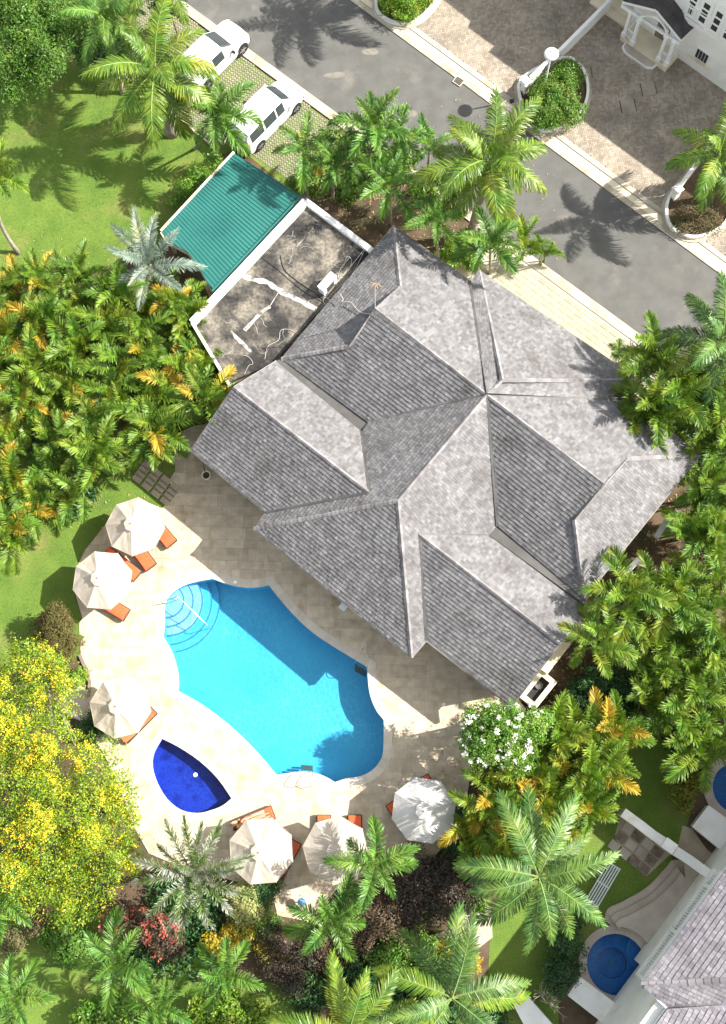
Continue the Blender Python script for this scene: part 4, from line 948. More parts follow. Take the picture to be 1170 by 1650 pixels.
# ------------------------------------------------------------------ cars
def car(name, cx, cy, dx, dy, L_, W_, prof, label, roofh, wheelr, kind):
    """prof rows: x (0 rear..1 front), half-width factor, belt z, top half-width factor, top z"""
    c = G(cx, cy, 0); an = math.atan2(-dy, dx); root = empty(name, (c.x, c.y, .05), label, 'car', None, an)
    Mx = Matrix.Translation((c.x, c.y, .04)) @ Matrix.Rotation(an, 4, 'Z')
    def put(nm, b, m, par=root, smooth=False):
        b.v = [tuple(Mx @ Vector(v)) for v in b.v]; return b.obj(nm, m, par, smooth)
    rings = []
    for x, wf, bz, tf, tz in prof:
        X = (x-.5)*L_; w = W_/2*wf; t = W_/2*tf
        half = [(w*.93, .20), (w, .42), (w*1.0, bz*.72), (w*.965, bz), (t*1.0, tz-.05 if tz-bz > .2 else bz+(tz-bz)*.6), (t*.82, tz-.012), (t*.4, tz+.01), (0, tz+.018)]
        rings.append([(X, y, z) for y, z in half]+[(X, -y, z) for y, z in half[:-1][::-1]])
    n = len(rings[0]); b = MB(); V = [p for r in rings for p in r]; Fc = []
    for i in range(len(rings)-1):
        for j in range(n-1): p = i*n+j; Fc.append((p, p+1, p+n+1, p+n))
        Fc.append((i*n+n-1, i*n, i*n+n, i*n+2*n-1))
    Fc += [tuple(range(n)), tuple((len(rings)-1)*n+j for j in range(n))[::-1]]
    b.add(V, Fc); body_o = put('body', b, M['carpaint'], root, True)
    md = body_o.modifiers.new('bev', 'BEVEL'); md.width = .03; md.segments = 2; md.limit_method = 'ANGLE'; md.angle_limit = rad(25)
    md = body_o.modifiers.new('wn', 'WEIGHTED_NORMAL')
    # glazing from the body's own grid
    def quad(i, j, k=1, ii=1, sx=.9, sy=.86): return [Vector(V[i*n+j]), Vector(V[i*n+j+k]), Vector(V[(i+ii)*n+j+k]), Vector(V[(i+ii)*n+j])]
    def pane(nm, q, m, sc_=.9, th=.012, sub=None):
        ce = sum(q, Vector())/4; nn = (q[1]-q[0]).cross(q[3]-q[0]).normalized()
        if nn.z < 0 and abs(nn.z) > .05: nn = -nn
        if abs(nn.z) <= .3 and nn.dot(Vector((ce.x if abs(nn.x) > .7 else 0, ce.y if abs(nn.y) > .5 else 0, 0))) < 0: nn = -nn
        q = [ce+(p-ce)*sc_ for p in q]; b = MB(); b.add([p+nn*th for p in q]+[p-nn*.02 for p in q], [(0,1,2,3),(0,4,5,1),(1,5,6,2),(2,6,7,3),(3,7,4,0)]); return put(nm, b, m)
    for (i0, i1) in kind['side']:
        for j in (3, n-5):
            q = [Vector(V[i0*n+j]), Vector(V[i0*n+j+1]), Vector(V[i1*n+j+1]), Vector(V[i1*n+j])]; pane('side_window', q, M['glass'], .88, .012)
    for nm, (i0, i1) in (('windscreen', kind['front']), ('rear_window', kind['rear'])):
        b = MB(); a = [Vector(V[i0*n+j]) for j in range(4, n-4)]; c2 = [Vector(V[i1*n+j]) for j in range(4, n-4)]; ce = (sum(a, Vector())+sum(c2, Vector()))/(2*len(a))
        a = [ce+(p-ce)*.9 for p in a]; c2 = [ce+(p-ce)*.9 for p in c2]; nn = Vector(((1 if nm == 'windscreen' else -1)*.6, 0, .8))*.035
        k = len(a); b.add([p+nn for p in a]+[p+nn for p in c2], [(q_, q_+1, k+q_+1, k+q_) for q_ in range(k-1)]); put(nm, b, M['glass'])
    for sx in kind['axles']:
        for sy in (-1, 1):
            X = (sx-.5)*L_; b = MB(); cy_ = sy*(W_/2-.09)
            V2 = []; ns = 20
            def ringy(y, r, zc): return [(X+r*math.cos(2*math.pi*k/ns), y, zc+r*math.sin(2*math.pi*k/ns)) for k in range(ns)]
            ys = [cy_-sy*.1, cy_-sy*.09, cy_+sy*.09, cy_+sy*.10, cy_+sy*.10]; rs = [wheelr*.7, wheelr, wheelr, wheelr*.94, wheelr*.66]
            for y, r in zip(ys, rs): V2 += ringy(y, r, wheelr)
            b.add(V2, [(q*ns+k, q*ns+(k+1) % ns, (q+1)*ns+(k+1) % ns, (q+1)*ns+k) for q in range(4) for k in range(ns)]+[tuple(range(ns))])
            wh = put('wheel', MB(), M['tyre']) if False else put('wheel', b, M['tyre'])
            b = MB(); yy = cy_+sy*.085
            for k in range(6):
                a_ = 2*math.pi*k/6; b.bar((X, yy, wheelr), (X+wheelr*.66*math.cos(a_), yy, wheelr+wheelr*.66*math.sin(a_)), .06, .03)
            b.add(ringy(yy-sy*.02, wheelr*.67, wheelr), [tuple(range(ns))]); put('rim', b, M['rim'], wh)
            b = MB(); y2 = sy*(W_/2*.99); b.add([(x_, y2+sy*.006, z_) for x_, y_, z_ in ringy(0, wheelr*1.18, wheelr+.02)]+[(x_, y2-sy*.10, z_) for x_, y_, z_ in ringy(0, wheelr*1.18, wheelr+.02)], [tuple(range(ns))]+[(k, (k+1) % ns, ns+(k+1) % ns, ns+k) for k in range(ns)]); put('wheel_arch', b, M['black'])
    fx = L_/2
    for sy in (-1, 1):
        b = MB(); b.box((fx-.20, sy*W_*.36, kind['lz']-.10), (.20, .22, .14), sy*-.45); put('headlight', b, M['lamp'])
        b = MB(); b.box((-fx+.04, sy*W_*.44, kind['rz']), (.10, .12, .34)); put('taillight', b, M['redlamp'])
        b = MB(); b.box(((kind['mx']-.5)*L_, sy*(W_/2+.09), kind['mz']), (.12, .18, .13)); put('wing_mirror', b, M['black'] if kind['dark'] else M['carpaint'])
        for hx in kind['handles']: b = MB(); b.box(((hx-.5)*L_, sy*(W_/2*.99), kind['mz']-.12), (.16, .03, .03)); put('door_handle', b, M['black'])
    for z, x, w_ in ((.36, fx-.02, W_*.8), (.42, -fx+.01, W_*.85)):
        b = MB(); b.box((x, 0, z), (.06, w_, .16)); put('bumper', b, M['black'])
    b = MB(); b.box((fx-.01, 0, .62), (.04, W_*.5, .10)); put('grille', b, M['black'])
    b = MB(); b.bar(((kind['wx'])*L_-.5*L_, -.5, kind['wz']), ((kind['wx'])*L_-.5*L_+.02, .1, kind['wz']+.05), .03, .02); put('wiper', b, M['black'])
    return root
van_prof = [(0,.90,.95,.80,1.05),(.012,.95,1.05,.82,1.55),(.05,.98,1.06,.80,1.80),(.30,1,1.06,.80,1.86),(.52,1,1.05,.80,1.86),(.66,1,1.02,.78,1.80),(.81,.99,.98,.74,1.10),(.91,.96,.86,.72,.95),(.965,.89,.76,.66,.84),(1,.74,.58,.55,.64)]
car('parked_van', 432, 196, .656, -.755, 4.25, 1.68, van_prof, 'white van parked with its rear by the green roof', 1.86, .31,
    dict(side=[(2,3),(3,4),(4,5)], front=(5,6), rear=(0,2), axles=(.17,.83), lz=.78, rz=1.05, mx=.74, mz=1.05, dark=False, handles=(.42,.60), wx=.80, wz=1.13))
suv_prof = [(0,.88,.85,.78,.95),(.02,.94,.98,.80,1.25),(.13,.98,1.0,.78,1.58),(.35,1,1.0,.78,1.64),(.55,1,.99,.78,1.60),(.72,1,.97,.82,1.06),(.90,.97,.88,.80,.98),(.965,.90,.78,.70,.86),(1,.74,.58,.55,.66)]
car('parked_car', 346, 101, .656, -.755, 4.3, 1.78, suv_prof, 'white off-road car half hidden under the yellow green royal palm', 1.64, .36,
    dict(side=[(2,3),(3,4)], front=(4,5), rear=(0,2), axles=(.18,.82), lz=.8, rz=.95, mx=.66, mz=1.05, dark=True, handles=(.38,.56), wx=.70, wz=1.08))

# ------------------------------------------------------------------ street lamp, planters, driveway walls, drains
c = G(875, 153, 0); sl_ = empty('street_lamp', tuple(c), 'white street lamp with a round head standing in the clipped hedge', 'street lamp')
b = MB(); b.tube([(c.x, c.y, 0), (c.x, c.y, 1.2), (c.x, c.y, 3.55)], [.055,.045,.035], 10); b.obj('pole', M['ivory'], sl_)
b = MB(); b.lathe([(.04,3.42),(.10,3.5),(.36,3.56),(.375,3.6),(.30,3.68),(.12,3.73),(.0,3.74)], (c.x, c.y, 0), 24); b.obj('lamp_head', M['ivory'], sl_, True)
b = MB(); b.box((c.x-.04, c.y+.02, 3.76), (.08,.05,.05)); b.obj('sensor', M['flash'], sl_)
def planter(poly, label, z1=.32, wd=.14, wall=.28):
    cx, cy = np.mean(poly, 0); root = empty('planter', (cx, cy, 0), label, 'planter')
    n = len(poly); inn = offset(poly, -wd); b = MB()
    V = [(p[0], p[1], 0) for p in poly]+[(p[0], p[1], z1) for p in poly]+[(p[0], p[1], z1) for p in inn]+[(p[0], p[1], .05) for p in inn]
    b.add(V, [(k*n+i, k*n+(i+1) % n, (k+1)*n+(i+1) % n, (k+1)*n+i) for k in range(3) for i in range(n)]); b.obj('rim', M['white'], root)
    o2 = offset(poly, .16); b = MB(); V = [(p[0], p[1], .0) for p in o2]+[(p[0], p[1], .10) for p in o2]+[(p[0], p[1], .10) for p in offset(poly, -.02)]
    b.add(V, [(k*n+i, k*n+(i+1) % n, (k+1)*n+(i+1) % n, (k+1)*n+i) for k in range(2) for i in range(n)]); b.obj('plinth', M['kerb'], root)
    vs, tr = cdt([offset(poly, -wd*.7)]); b = MB(); slab(b, vs, tr, None, z1-.12); b.obj('soil', M['soil'], root)
    return root
planter(PLS[0], 'long rounded white planter of bright green plants at the top edge')
planter(PLS[1], 'round white planter holding the clipped hedge and the street lamp')
planter(PLS[2], 'round white planter with dry ground cover under the right royal palm')
def gwall(name, pts, z0, z1, wd, m, label, cat='wall', cap=None):
    """wall following photo pixels measured on its top"""
    q = [G(a, b, z1) for a, b in pts]; root = empty(name, (q[0].x, q[0].y, 0), label, cat)
    b = MB()
    for p, r in zip(q, q[1:]): b.bar((p.x, p.y, (z0+z1)/2), (r.x, r.y, (z0+z1)/2), wd, z1-z0)
    b.obj('wall_body', m, root)
    b = MB()
    for p, r in zip(q, q[1:]): b.bar((p.x, p.y, z1+.025), (r.x, r.y, z1+.025), wd+.05, .05)
    b.obj('wall_cap', cap or m, root); return root
gwall('boundary_wall', [(855,125),(905,78),(990,-8),(1040,-60)], 0, .95, .13, M['white'], 'low white wall running from the hedge planter up to the porch')
gwall('boundary_wall', [(1100,293),(1135,247),(1180,190)], 0, .95, .13, M['white'], 'low white wall running up behind the right royal palm')
for (x, y, lab) in ((848,130,'square white gate pillar at the corner of the hedge planter'),(1093,303,'white gate pillar with a cross shaped cap at the dry planter')):
    p = G(x, y, 1.1); r = empty('gate_pillar', (p.x, p.y, 0), lab, 'pillar'); b = MB(); b.box((p.x, p.y, .5), (.34,.34,1.0), .65); b.obj('shaft', M['white'], r)
    b = MB(); b.box((p.x, p.y, 1.03), (.46,.46,.08), .65); b.box((p.x, p.y, 1.10), (.36,.36,.06), .65); b.obj('cap', M['white'], r)
p = G(739,131,.02); r = empty('drain_grate', (p.x, p.y, 0), 'dark square drain grate in the kerb of the road', 'drain'); b = MB(); b.box((p.x, p.y, .045), (.52,.46,.03), rad(-37)); b.obj('frame', M['kerb'], r)
for k in range(6):
    b = MB(); t = (k-2.5)*.07; b.box((p.x+t*math.cos(rad(-37)), p.y+t*math.sin(rad(-37)), .065), (.05,.36,.015), rad(-37)); b.obj('bar', M['black'], r)
for (x, y, s_, lab) in ((1045,143,.75,'upper square manhole cover in the shaded brick drive'),(1012,171,.75,'lower square manhole cover in the shaded brick drive'),(944,118,.6,'manhole cover beside the clipped hedge'),(825,163,.22,'tiny dark drain beside the hedge planter pillar')):
    p = G(x, y, .04); b = MB(); b.box((p.x, p.y, .045), (s_, s_, .03), rad(8)); o = tag(b.obj('manhole_cover', M['brick'] if s_ > .5 else M['black']), lab, 'manhole cover')
    if s_ > .5:
        b = MB()
        for sx in (-1, 1): b.box((p.x+sx*s_*.5*math.cos(rad(8)), p.y+sx*s_*.5*math.sin(rad(8)), .05), (.03, s_, .035), rad(8))
        b.obj('seam', M['black'], o)

# ------------------------------------------------------------------ white house at the top right
UX = Vector((606, 449)).normalized()
wh = empty('white_house', (*G(1120,60,0)[:2], 0), 'white two-storey house with a columned porch and curved balcony at the top right', 'house')
ud = (Vector(G(1170,449))-Vector(G(564,0))); ud.z = 0; ud.normalize(); vd_ = Vector((-ud.y, ud.x, 0)); vd_ = -vd_ if vd_.y < 0 else vd_   # vd_ away from the road
W0 = Vector(G(1094,95,0)); angU = math.atan2(ud.y, ud.x)
def wp(s, t, z=0): p = W0+ud*s+vd_*t; return Vector((p.x, p.y, z))
def wbox(b, s0, s1, t0, t1, z0, z1):
    c_ = wp((s0+s1)/2, (t0+t1)/2, (z0+z1)/2); b.box(tuple(c_), (s1-s0, t1-t0, z1-z0), angU)
b = MB(); wbox(b, -3.3, 14, 0, 8, 0, 6.6); b.obj('wall', M['cream'] if False else M['white'], wh)
b = MB(); wbox(b, -12.0, -3.3, .9, 8, 0, 6.6); b.obj('wall', M['white'], wh)
# overhanging eaves above the frame follow the shadow edge on the bricks
sh = lambda x, y, h_=6.6: G(x+38.5*h_, y-8*h_, 0)
ev_px = [(560,-85),(697,17),(730,42),(726,52),(838,131),(850,128),(937,186),(963,205),(951,220),(1071,308),(1300,474)]
ev = [sh(*p) for p in ev_px]; evp = [(p.x, p.y) for p in ev]; far_ = [(ev[-1]+vd_*9)[:2], (ev[0]+vd_*9)[:2]]
b = MB(); b.prism(evp+[tuple(x) for x in far_], 6.35, 6.62); b.obj('roof', M['shingle2'], wh)
# porch floor, steps
b = MB(); c1 = Z((950,0), 5.318, [(255,345),(640,625),(775,500),(580,330),(330,130)])
q0 = G(998,65,0); q1 = G(1071,117,0)
s0 = (q0-W0).dot(ud); s1 = (q1-W0).dot(ud); tq = (q0-W0).dot(vd_)
wbox(b, s0, s1, tq, 0-.002, 0, .45); b.obj('porch_floor', M['cream'], wh)
b = MB(); sa_ = s0+.35; sb_ = s1-.55
pts = [(sa_, tq), (sa_+.03, tq-.30), (sa_+.30, tq-.48), (sb_-.3, tq-.48), (sb_-.03, tq-.3), (sb_, tq)]
b.prism([tuple(wp(a, c_)[:2]) for a, c_ in pts], 0, .17); b.obj('step', M['white'], wh)
b = MB(); b.prism([tuple(wp(a*1.0+(.08 if a < -1 else -.08), c_+.05)[:2]) for a, c_ in pts], .17, .19); b.obj('tread', M['terr'], wh)
for k, (t_, z_) in enumerate(((-.55, .18), (-.1, .36))):
    b = MB(); wbox(b, s0-2.6, s0-.002, t_+.15, 1.0, 0, z_); b.obj('step', M['cream'], wh)
cols = Z((950,0), 5.318, [(295,305),(365,375),(590,510),(655,555)])
ctop = []
for (x, y) in cols:
    p = G(x, y, .46); b = MB(); b.box((p.x, p.y, .62), (.26,.26,.32), angU); b.box((p.x, p.y, 1.55), (.16,.16,1.6), angU); b.box((p.x, p.y, 2.42), (.24,.24,.14), angU); b.obj('column', M['ivory'], wh); ctop.append(p)
for a, c_ in ((0,1),(2,3)):
    b = MB(); p, q = ctop[a], ctop[c_]; b.bar((p.x,p.y,1.2),(q.x,q.y,1.2),.06,.07); b.bar((p.x,p.y,.66),(q.x,q.y,.66),.06,.07); b.obj('handrail', M['ivory'], wh)
    for k in (.3,.5,.7): r_ = p.lerp(q, k); b = MB(); b.bar((r_.x,r_.y,.66),(r_.x,r_.y,1.2),.03,.03); b.obj('baluster', M['ivory'], wh)
b = MB(); p = ctop[0]; q = p+vd_*1.5; 
for z_ in (.66,1.2): b.bar((p.x,p.y,z_),(q.x,q.y,z_),.05,.07)
p = ctop[3]; q = p+vd_*1.3
for z_ in (.66,1.2): b.bar((p.x,p.y,z_),(q.x,q.y,z_),.05,.07)
b.obj('side_rail', M['ivory'], wh)
# arch between the inner columns
p, q = ctop[1], ctop[2]; d_ = (q-p); d_.z = 0; w_ = d_.length; d_.normalize(); b = MB(); ns = 12; V = []
for k in range(ns+1):
    a_ = math.pi*k/ns; s_ = w_/2-w_/2*math.cos(a_); zi = 2.25+.95*math.sin(a_)
    for zz in (zi, 2.85+.62*(1-abs(2*s_/w_-1))):
        for o_ in (-.05, .05): r_ = p+d_*s_+vd_*o_; V.append((r_.x, r_.y, zz))
b.add(V, [f for k in range(ns) for f in ((4*k, 4*k+4, 4*k+6, 4*k+2), (4*k+1, 4*k+3, 4*k+7, 4*k+5), (4*k, 4*k+1, 4*k+5, 4*k+4))]); b.obj('arch', M['ivory'], wh)
# porch roof
AF = G(1058.5,14.5,3.75); RF = G(1098,63,2.85); RB = G(1121,41,2.85); LF = G(1004,1,2.85)
RBk = RB; AB = AF+(RB-RF)*1.4; AB.z = 3.75; LB_ = LF+(RB-RF)*1.4; LB_.z = 2.85
pr_ = MB(); pd = MB(); face([AF, RF, RB+(RB-RF)*.5, AB], None, pr_, .2, .2, deckm=pd); face([LF, AF, AB, LB_], None, pr_, .2, .2, deckm=pd)
prf = pd.obj('porch_roof', M['deck'], wh); o = pr_.obj('shingle', M['deck'], prf); o['kind'] = 'stuff'
b = MB()
for p, q in ((LF, AF), (AF, RF)): b.bar(p-Vector((0,0,.12)), q-Vector((0,0,.12)), .06, .14)
b.bar(RF-Vector((0,0,.12)), RB-Vector((0,0,.12)), .06, .14); b.obj('barge_board', M['ivory'], wh)
b = MB(); b.bar(LF-Vector((0,0,.35)), RF-Vector((0,0,.35)), .12, .2); b.obj('beam', M['ivory'], wh)
b = MB(); 
dp = wp(s0+1.3, -.02); wbox(b, -1.75, -.95, -.03, 0, .5, 2.5); wd_ = b.obj('door', M['bark'], wh); b = MB(); wbox(b, -1.85, -1.75, -.05, 0, .46, 2.6); wbox(b, -.95, -.85, -.05, 0, .46, 2.6); b.obj('frame', M['ivory'], wd_)
b = MB(); wbox(b, s0-1.5, s0-.3, .86, .9, .4, 2.5); ld = b.obj('louvred_door', M['ivory'], wh)
for k in range(9): b = MB(); wbox(b, s0-1.4, s0-.4, .84, .86, .55+k*.2, .6+k*.2); b.obj('slat', M['palewood'], ld)
# ground floor window
wc = G(1138,83,1.3); ws = (wc-W0).dot(ud); b = MB(); wbox(b, ws-.42, ws+.42, -.04, 0, .95, 1.75); wn = b.obj('window', M['ivory'], wh)
for k in range(4): b = MB(); wbox(b, ws-.35+k*.18, ws-.20+k*.18, -.055, -.04, 1.02, 1.68); b.obj('pane', M['interior'], wn)
b = MB(); wbox(b, ws-.62, ws+.62, -.12, 0, .80, .90); b.obj('sill', M['cream'], wh)
# balcony
bo = [G(a, c_, 3.2) for a, c_ in spline(Z((950,0), 5.318, [(640,-90),(705,10),(790,125),(860,185),(940,235),(1060,300),(1180,350),(1400,480)]), 3)]
bk = [bo[-1]+vd_*2.5, bo[0]+vd_*1.2]
b = MB(); b.prism([tuple(p[:2]) for p in bo+bk], 3.0, 3.2); b.obj('balcony', M['white'], wh)
b = MB(); q = [p+vd_*.12 for p in bo]; b.prism([tuple(p[:2]) for p in q+bk], 3.2, 3.22); b.obj('balcony_floor', M['terr'], wh)
b = MB()
for p, q in zip(bo, bo[1:]):
    b.bar((p+vd_*.12)+Vector((0,0,.95)), (q+vd_*.12)+Vector((0,0,.95)), .09, .06); b.bar((p+vd_*.12)+Vector((0,0,.12)), (q+vd_*.12)+Vector((0,0,.12)), .07, .05)
b.obj('balcony_rail', M['ivory'], wh)
L_ = 0; nxt = 0; cnt = 0
for p, q in zip(bo, bo[1:]):
    d_ = (q-p).length; t_ = nxt-L_
    while t_ < d_:
        r_ = p.lerp(q, t_/d_)+vd_*.12; thick = cnt % 9 == 4; b = MB(); b.box((r_.x, r_.y, 3.2+.5), (.14 if thick else .035, .14 if thick else .035, 1.05 if thick else .85), angU); b.obj('post' if thick else 'baluster', M['ivory'], wh); cnt += 1; nxt += .14; t_ = nxt-L_
    L_ += d_
sd0 = (G(1150,5,3.3)-W0).dot(ud)
for k in range(4):
    b = MB(); wbox(b, sd0-.9+k*.75, sd0-.2+k*.75, -.035, 0, 3.25, 5.3); sh_ = b.obj('shutter_door', M['ivory'], wh)
    for z_ in (3.5, 4.0, 4.5): b = MB(); wbox(b, sd0-.72+k*.75, sd0-.38+k*.75, -.045, -.035, z_, z_+.35); b.obj('pane', M['interior'], sh_)

# ------------------------------------------------------------------ neighbouring houses at the lower right
nh = empty('neighbour_house', (*G(1130,1570,0)[:2], 0), 'neighbouring house with a pale shingle roof and narrow balcony at the lower right', 'house')
ze = 5.6
nr1 = [G(1034,1587,ze), G(1176,1393,ze), G(1420,1560,6.9), G(1330,1572,6.9)]
EA = G(1034,1587,ze); EB = G(1190,1374,ze); EC = G(1075,1625,ze)
ridge_a = G(1250,1572,7.4); 
nm_ = MB(); nd = MB()
zr2 = 7.3; RA = G(1240,1576,zr2); RBb = G(1330,1440,zr2)
face([EA, EB, RBb, RA], None, nm_, .17, .2, .03, True, nd)
EC2 = G(1250,1625,ze+1.3); 
face([EA, RA, G(1250,1614,6.6), EC], None, nm_, .17, .2, .03, True, nd)
ED = G(1040,1672,ze); EE = G(1010,1720,ze)
face([EC, G(1250,1614,6.6), G(1300,1700,7.0), G(1000,1730,ze)], None, nm_, .17, .2, .03, True, nd)
nrf = nd.obj('roof', M['deck'], nh); o = nm_.obj('shingle', M['shingle2'], nrf); o['kind'] = 'stuff'
cpn = MB(); caps(cpn, EA, RA, .24, .3); o = cpn.obj('ridge_cap', M['shingle2'], nrf); o['kind'] = 'stuff'
b = MB(); 
for p, q in ((EA, EB), (EA, EC), (EC, G(1000,1730,ze))): b.bar(p-Vector((0,0,.1)), q-Vector((0,0,.1)), .05, .12)
b.obj('fascia', M['ivory'], nh)
d1 = (EB-EA); d1.z = 0; d1.normalize(); n1 = Vector((d1.y, -d1.x, 0)); n1 = n1 if n1.x > 0 else -n1     # n1 into the house
def np_(s, t, z): p = Vector((EA.x, EA.y, 0))+d1*s+n1*t; return Vector((p.x, p.y, z))
def nbox(b, s0, s1, t0, t1, z0, z1): b.box(tuple(np_((s0+s1)/2, (t0+t1)/2, (z0+z1)/2)), (s1-s0, t1-t0, z1-z0), math.atan2(d1.y, d1.x))
b = MB(); nbox(b, .5, 12, .6, 9, 0, 5.4); b.obj('wall', M['white'], nh)
b = MB(); nbox(b, -3.5, .5, .9, 9, 0, 5.3); b.obj('wall', M['white'], nh)
# balcony slab and railing along the eave
B0 = G(1026,1572,3.1); B1 = G(1155,1402,3.1); so_ = (B0-Vector((EA.x,EA.y,0))).dot(d1); to_ = (B0-Vector((EA.x,EA.y,0))).dot(n1); s1_ = (B1-Vector((EA.x,EA.y,0))).dot(d1)
b = MB(); nbox(b, so_, s1_, to_, .6, 2.75, 3.0); b.obj('balcony', M['white'], nh)
b = MB(); nbox(b, so_, s1_, to_+.02, to_+.09, 3.85, 3.92); nbox(b, so_, s1_, to_+.03, to_+.08, 3.08, 3.14); b.obj('balcony_rail', M['ivory'], nh)
x = so_; k = 0
while x < s1_:
    thick = k % 18 == 0; b = MB(); w__ = .16 if thick else .035; nbox(b, x, x+w__, to_+(-.03 if thick else .04), to_+(.13 if thick else .075), 3.0, 4.0 if thick else 3.86); b.obj('post' if thick else 'baluster', M['ivory'], nh); x += .13; k += 1
# terrace with curved steps
tc = spline(Z((800,1250), 3.162, [(890,430),(850,480),(760,570),(640,640),(575,670),(555,700),(556,740)]), 4)
T_in = [(1010,1490),(955,1530),(940,1560),(950,1600),(975,1640),(1120,1640),(1180,1500),(1150,1400),(1085,1370)]
tp_px = [*tc, (985,1492), (960,1508), (940,1540), (940,1590), (965,1640), (1130,1660), (1200,1500), (1160,1410), (1100,1385)]
tpoly = GP(tp_px)
ter = empty('terrace', (*G(1050,1470,0)[:2], 0), 'shaded stone terrace with two curved steps beside the round plunge pool', 'terrace')
vs, tr = cdt([tpoly], [offset(RND1, .3)]); b = MB(); slab(b, vs, tr, 0, .045); b.obj('paving', M['terr'], ter)
vs, tr = cdt([GP([(a+36*.55, c_+36*.75) for a, c_ in tc]+[(985,1500),(1010,1505),(1045,1545),(1130,1500),(1160,1410),(1100,1385)])], [offset(RND1, .34)]); b = MB(); slab(b, vs, tr, .045, .34); b.obj('paving', M['terr'], ter)
for k, (d_, z_) in enumerate(((11, .18), (24, .33))):
    ins = [(a+d_*.62+.0, c_+d_*.55) for a, c_ in tc]; cl = [(1070,1400),(1130,1400),(1120,1480),(1010,1500)] if k == 0 else [(1085,1412),(1130,1415),(1110,1480),(1015,1500)]
tc = tc[:-5]
for k, d_ in enumerate((0, 12, 24)):
    ins = [(a+d_*.55, c_+d_*.75) for a, c_ in tc]; ins2 = [(a+(d_+12)*.55, c_+(d_+12)*.75) for a, c_ in tc]
    q = GP(ins+ins2[::-1]); vs, tr = cdt([q]); b = MB(); slab(b, vs, tr, .045, (.10,.22,.34)[k]); b.obj('step', M['terr'], ter)
    nz_ = [(a+(d_)*.55+1.3, c_+(d_)*.75+1.0) for a, c_ in tc]; q = GP(ins+nz_[::-1]); vs, tr = cdt([q]); b = MB(); slab(b, vs, tr, (.10,.22,.34)[k], (.10,.22,.34)[k]+.015); b.obj('step_nosing', M['kerb'], ter)
rg = random.Random(5)
# wall beside the terrace
q = spline([(1004,1309,1.25),(1030,1328,1.15),(1052,1345,1.2),(1070,1357,1.5)], 4)
def dipwall(q, label):
    root = empty('garden_wall', tuple(G(q[0][0], q[0][1], 0)), label, 'wall'); b = MB(); c_ = MB()
    for p, r in zip(q, q[1:]):
        P_, R_2 = G(*p), G(*r); d_ = (R_2-P_); d_.z = 0; d_.normalize(); s_ = Vector((d_.y, -d_.x, 0))*.17
        V = [P_-s_, P_+s_, R_2+s_, R_2-s_]; lo = [Vector((v.x, v.y, 0)) for v in V]; b.add(V+lo, [(0,1,2,3),(0,4,5,1),(1,5,6,2),(2,6,7,3),(3,7,4,0)])
        s2 = s_*1.25; V = [P_-s2, P_+s2, R_2+s2, R_2-s2]; V = [v+Vector((0,0,.04)) for v in V]+[v+Vector((0,0,.0)) for v in V]; c_.add(V, [(0,1,2,3),(0,4,5,1),(1,5,6,2),(2,6,7,3),(3,7,4,0)])
    b.obj('wall_body', M['cream'], root); c_.obj('wall_cap', M['white'], root)
dipwall(q, 'curved white topped wall beside the shaded stepping stones')
dipwall(spline([(1088,1371,1.5),(1110,1385,1.3),(1132,1401,1.35),(1150,1414,1.6)], 4), 'curved white topped wall running up to the neighbouring balcony')
p = G(1079,1363,1.6); b = MB(); b.box((p.x, p.y, .78), (.5,.42,1.56), rad(-36)); r = b.obj('wall_pillar', M['cream']); tag(r, 'white pillar between the two curved garden walls', 'pillar'); b = MB(); b.box((p.x, p.y, 1.6), (.58,.5,.07), rad(-36)); b.obj('cap', M['white'], r)
b = MB(); b.tube([G(984,1288,.5), G(1001,1311,.5)], .05, 6); b.tube([G(984,1288,0), G(984,1288,.55)], .04, 6); tag(b.obj('gate_rail', M['teal']), 'short teal rail beside the end of the curved wall', 'rail')
# stepping stones
st_ = empty('stepping_stones', (*G(1030,1370,0)[:2], 0), 'grid of dark stone slabs set in gravel under the curved wall', 'paving')
vs, tr = cdt([GP([(1000,1310),(1085,1372),(1042,1412),(990,1350)])]); b = MB(); slab(b, vs, tr, None, .014); b.obj('gravel', M['bed'], st_)
for i in range(4):
    for j in range(3):
        p = G(1012+i*16-j*11, 1335+i*12.5+j*14, .03); b = MB(); b.box((p.x, p.y, .03), (.48,.42,.04), rad(-37)); b.obj('slab', M['bark'] if (i+j) % 3 == 1 or i > 2 else M['terr'], st_)
# blocks beside the plunge pools
for pts, z_, lab in (([(916,1604),(936,1576),(1005,1628),(990,1660),(975,1650)], .55, 'flat white block below the round plunge pool'), ([(1117,1332),(1142,1299),(1200,1340),(1190,1392)], .6, 'flat white block below the cut off plunge pool')):
    r = empty('concrete_block', (*G(*pts[0], 0)[:2], 0), lab, 'block'); b = MB(); b.prism(GP(pts, z_), 0, z_-.05); b.obj('base', M['white'], r); b = MB(); b.prism(offset(GP(pts, z_), .03), z_-.05, z_); b.obj('top_slab', M['white'], r)
gwall('garden_wall', [(1036,1600),(1000,1655)], 0, 1.6, .5, M['white'], 'thick white wall corner under the neighbouring roof')
vs, tr = cdt([GP([(1140,1370),(1200,1410),(1150,1420),(1090,1375),(1100,1330),(1115,1335)])]); b = MB(); slab(b, vs, tr, None, .012); tag(b.obj('yard', M['bed']), kind='structure')
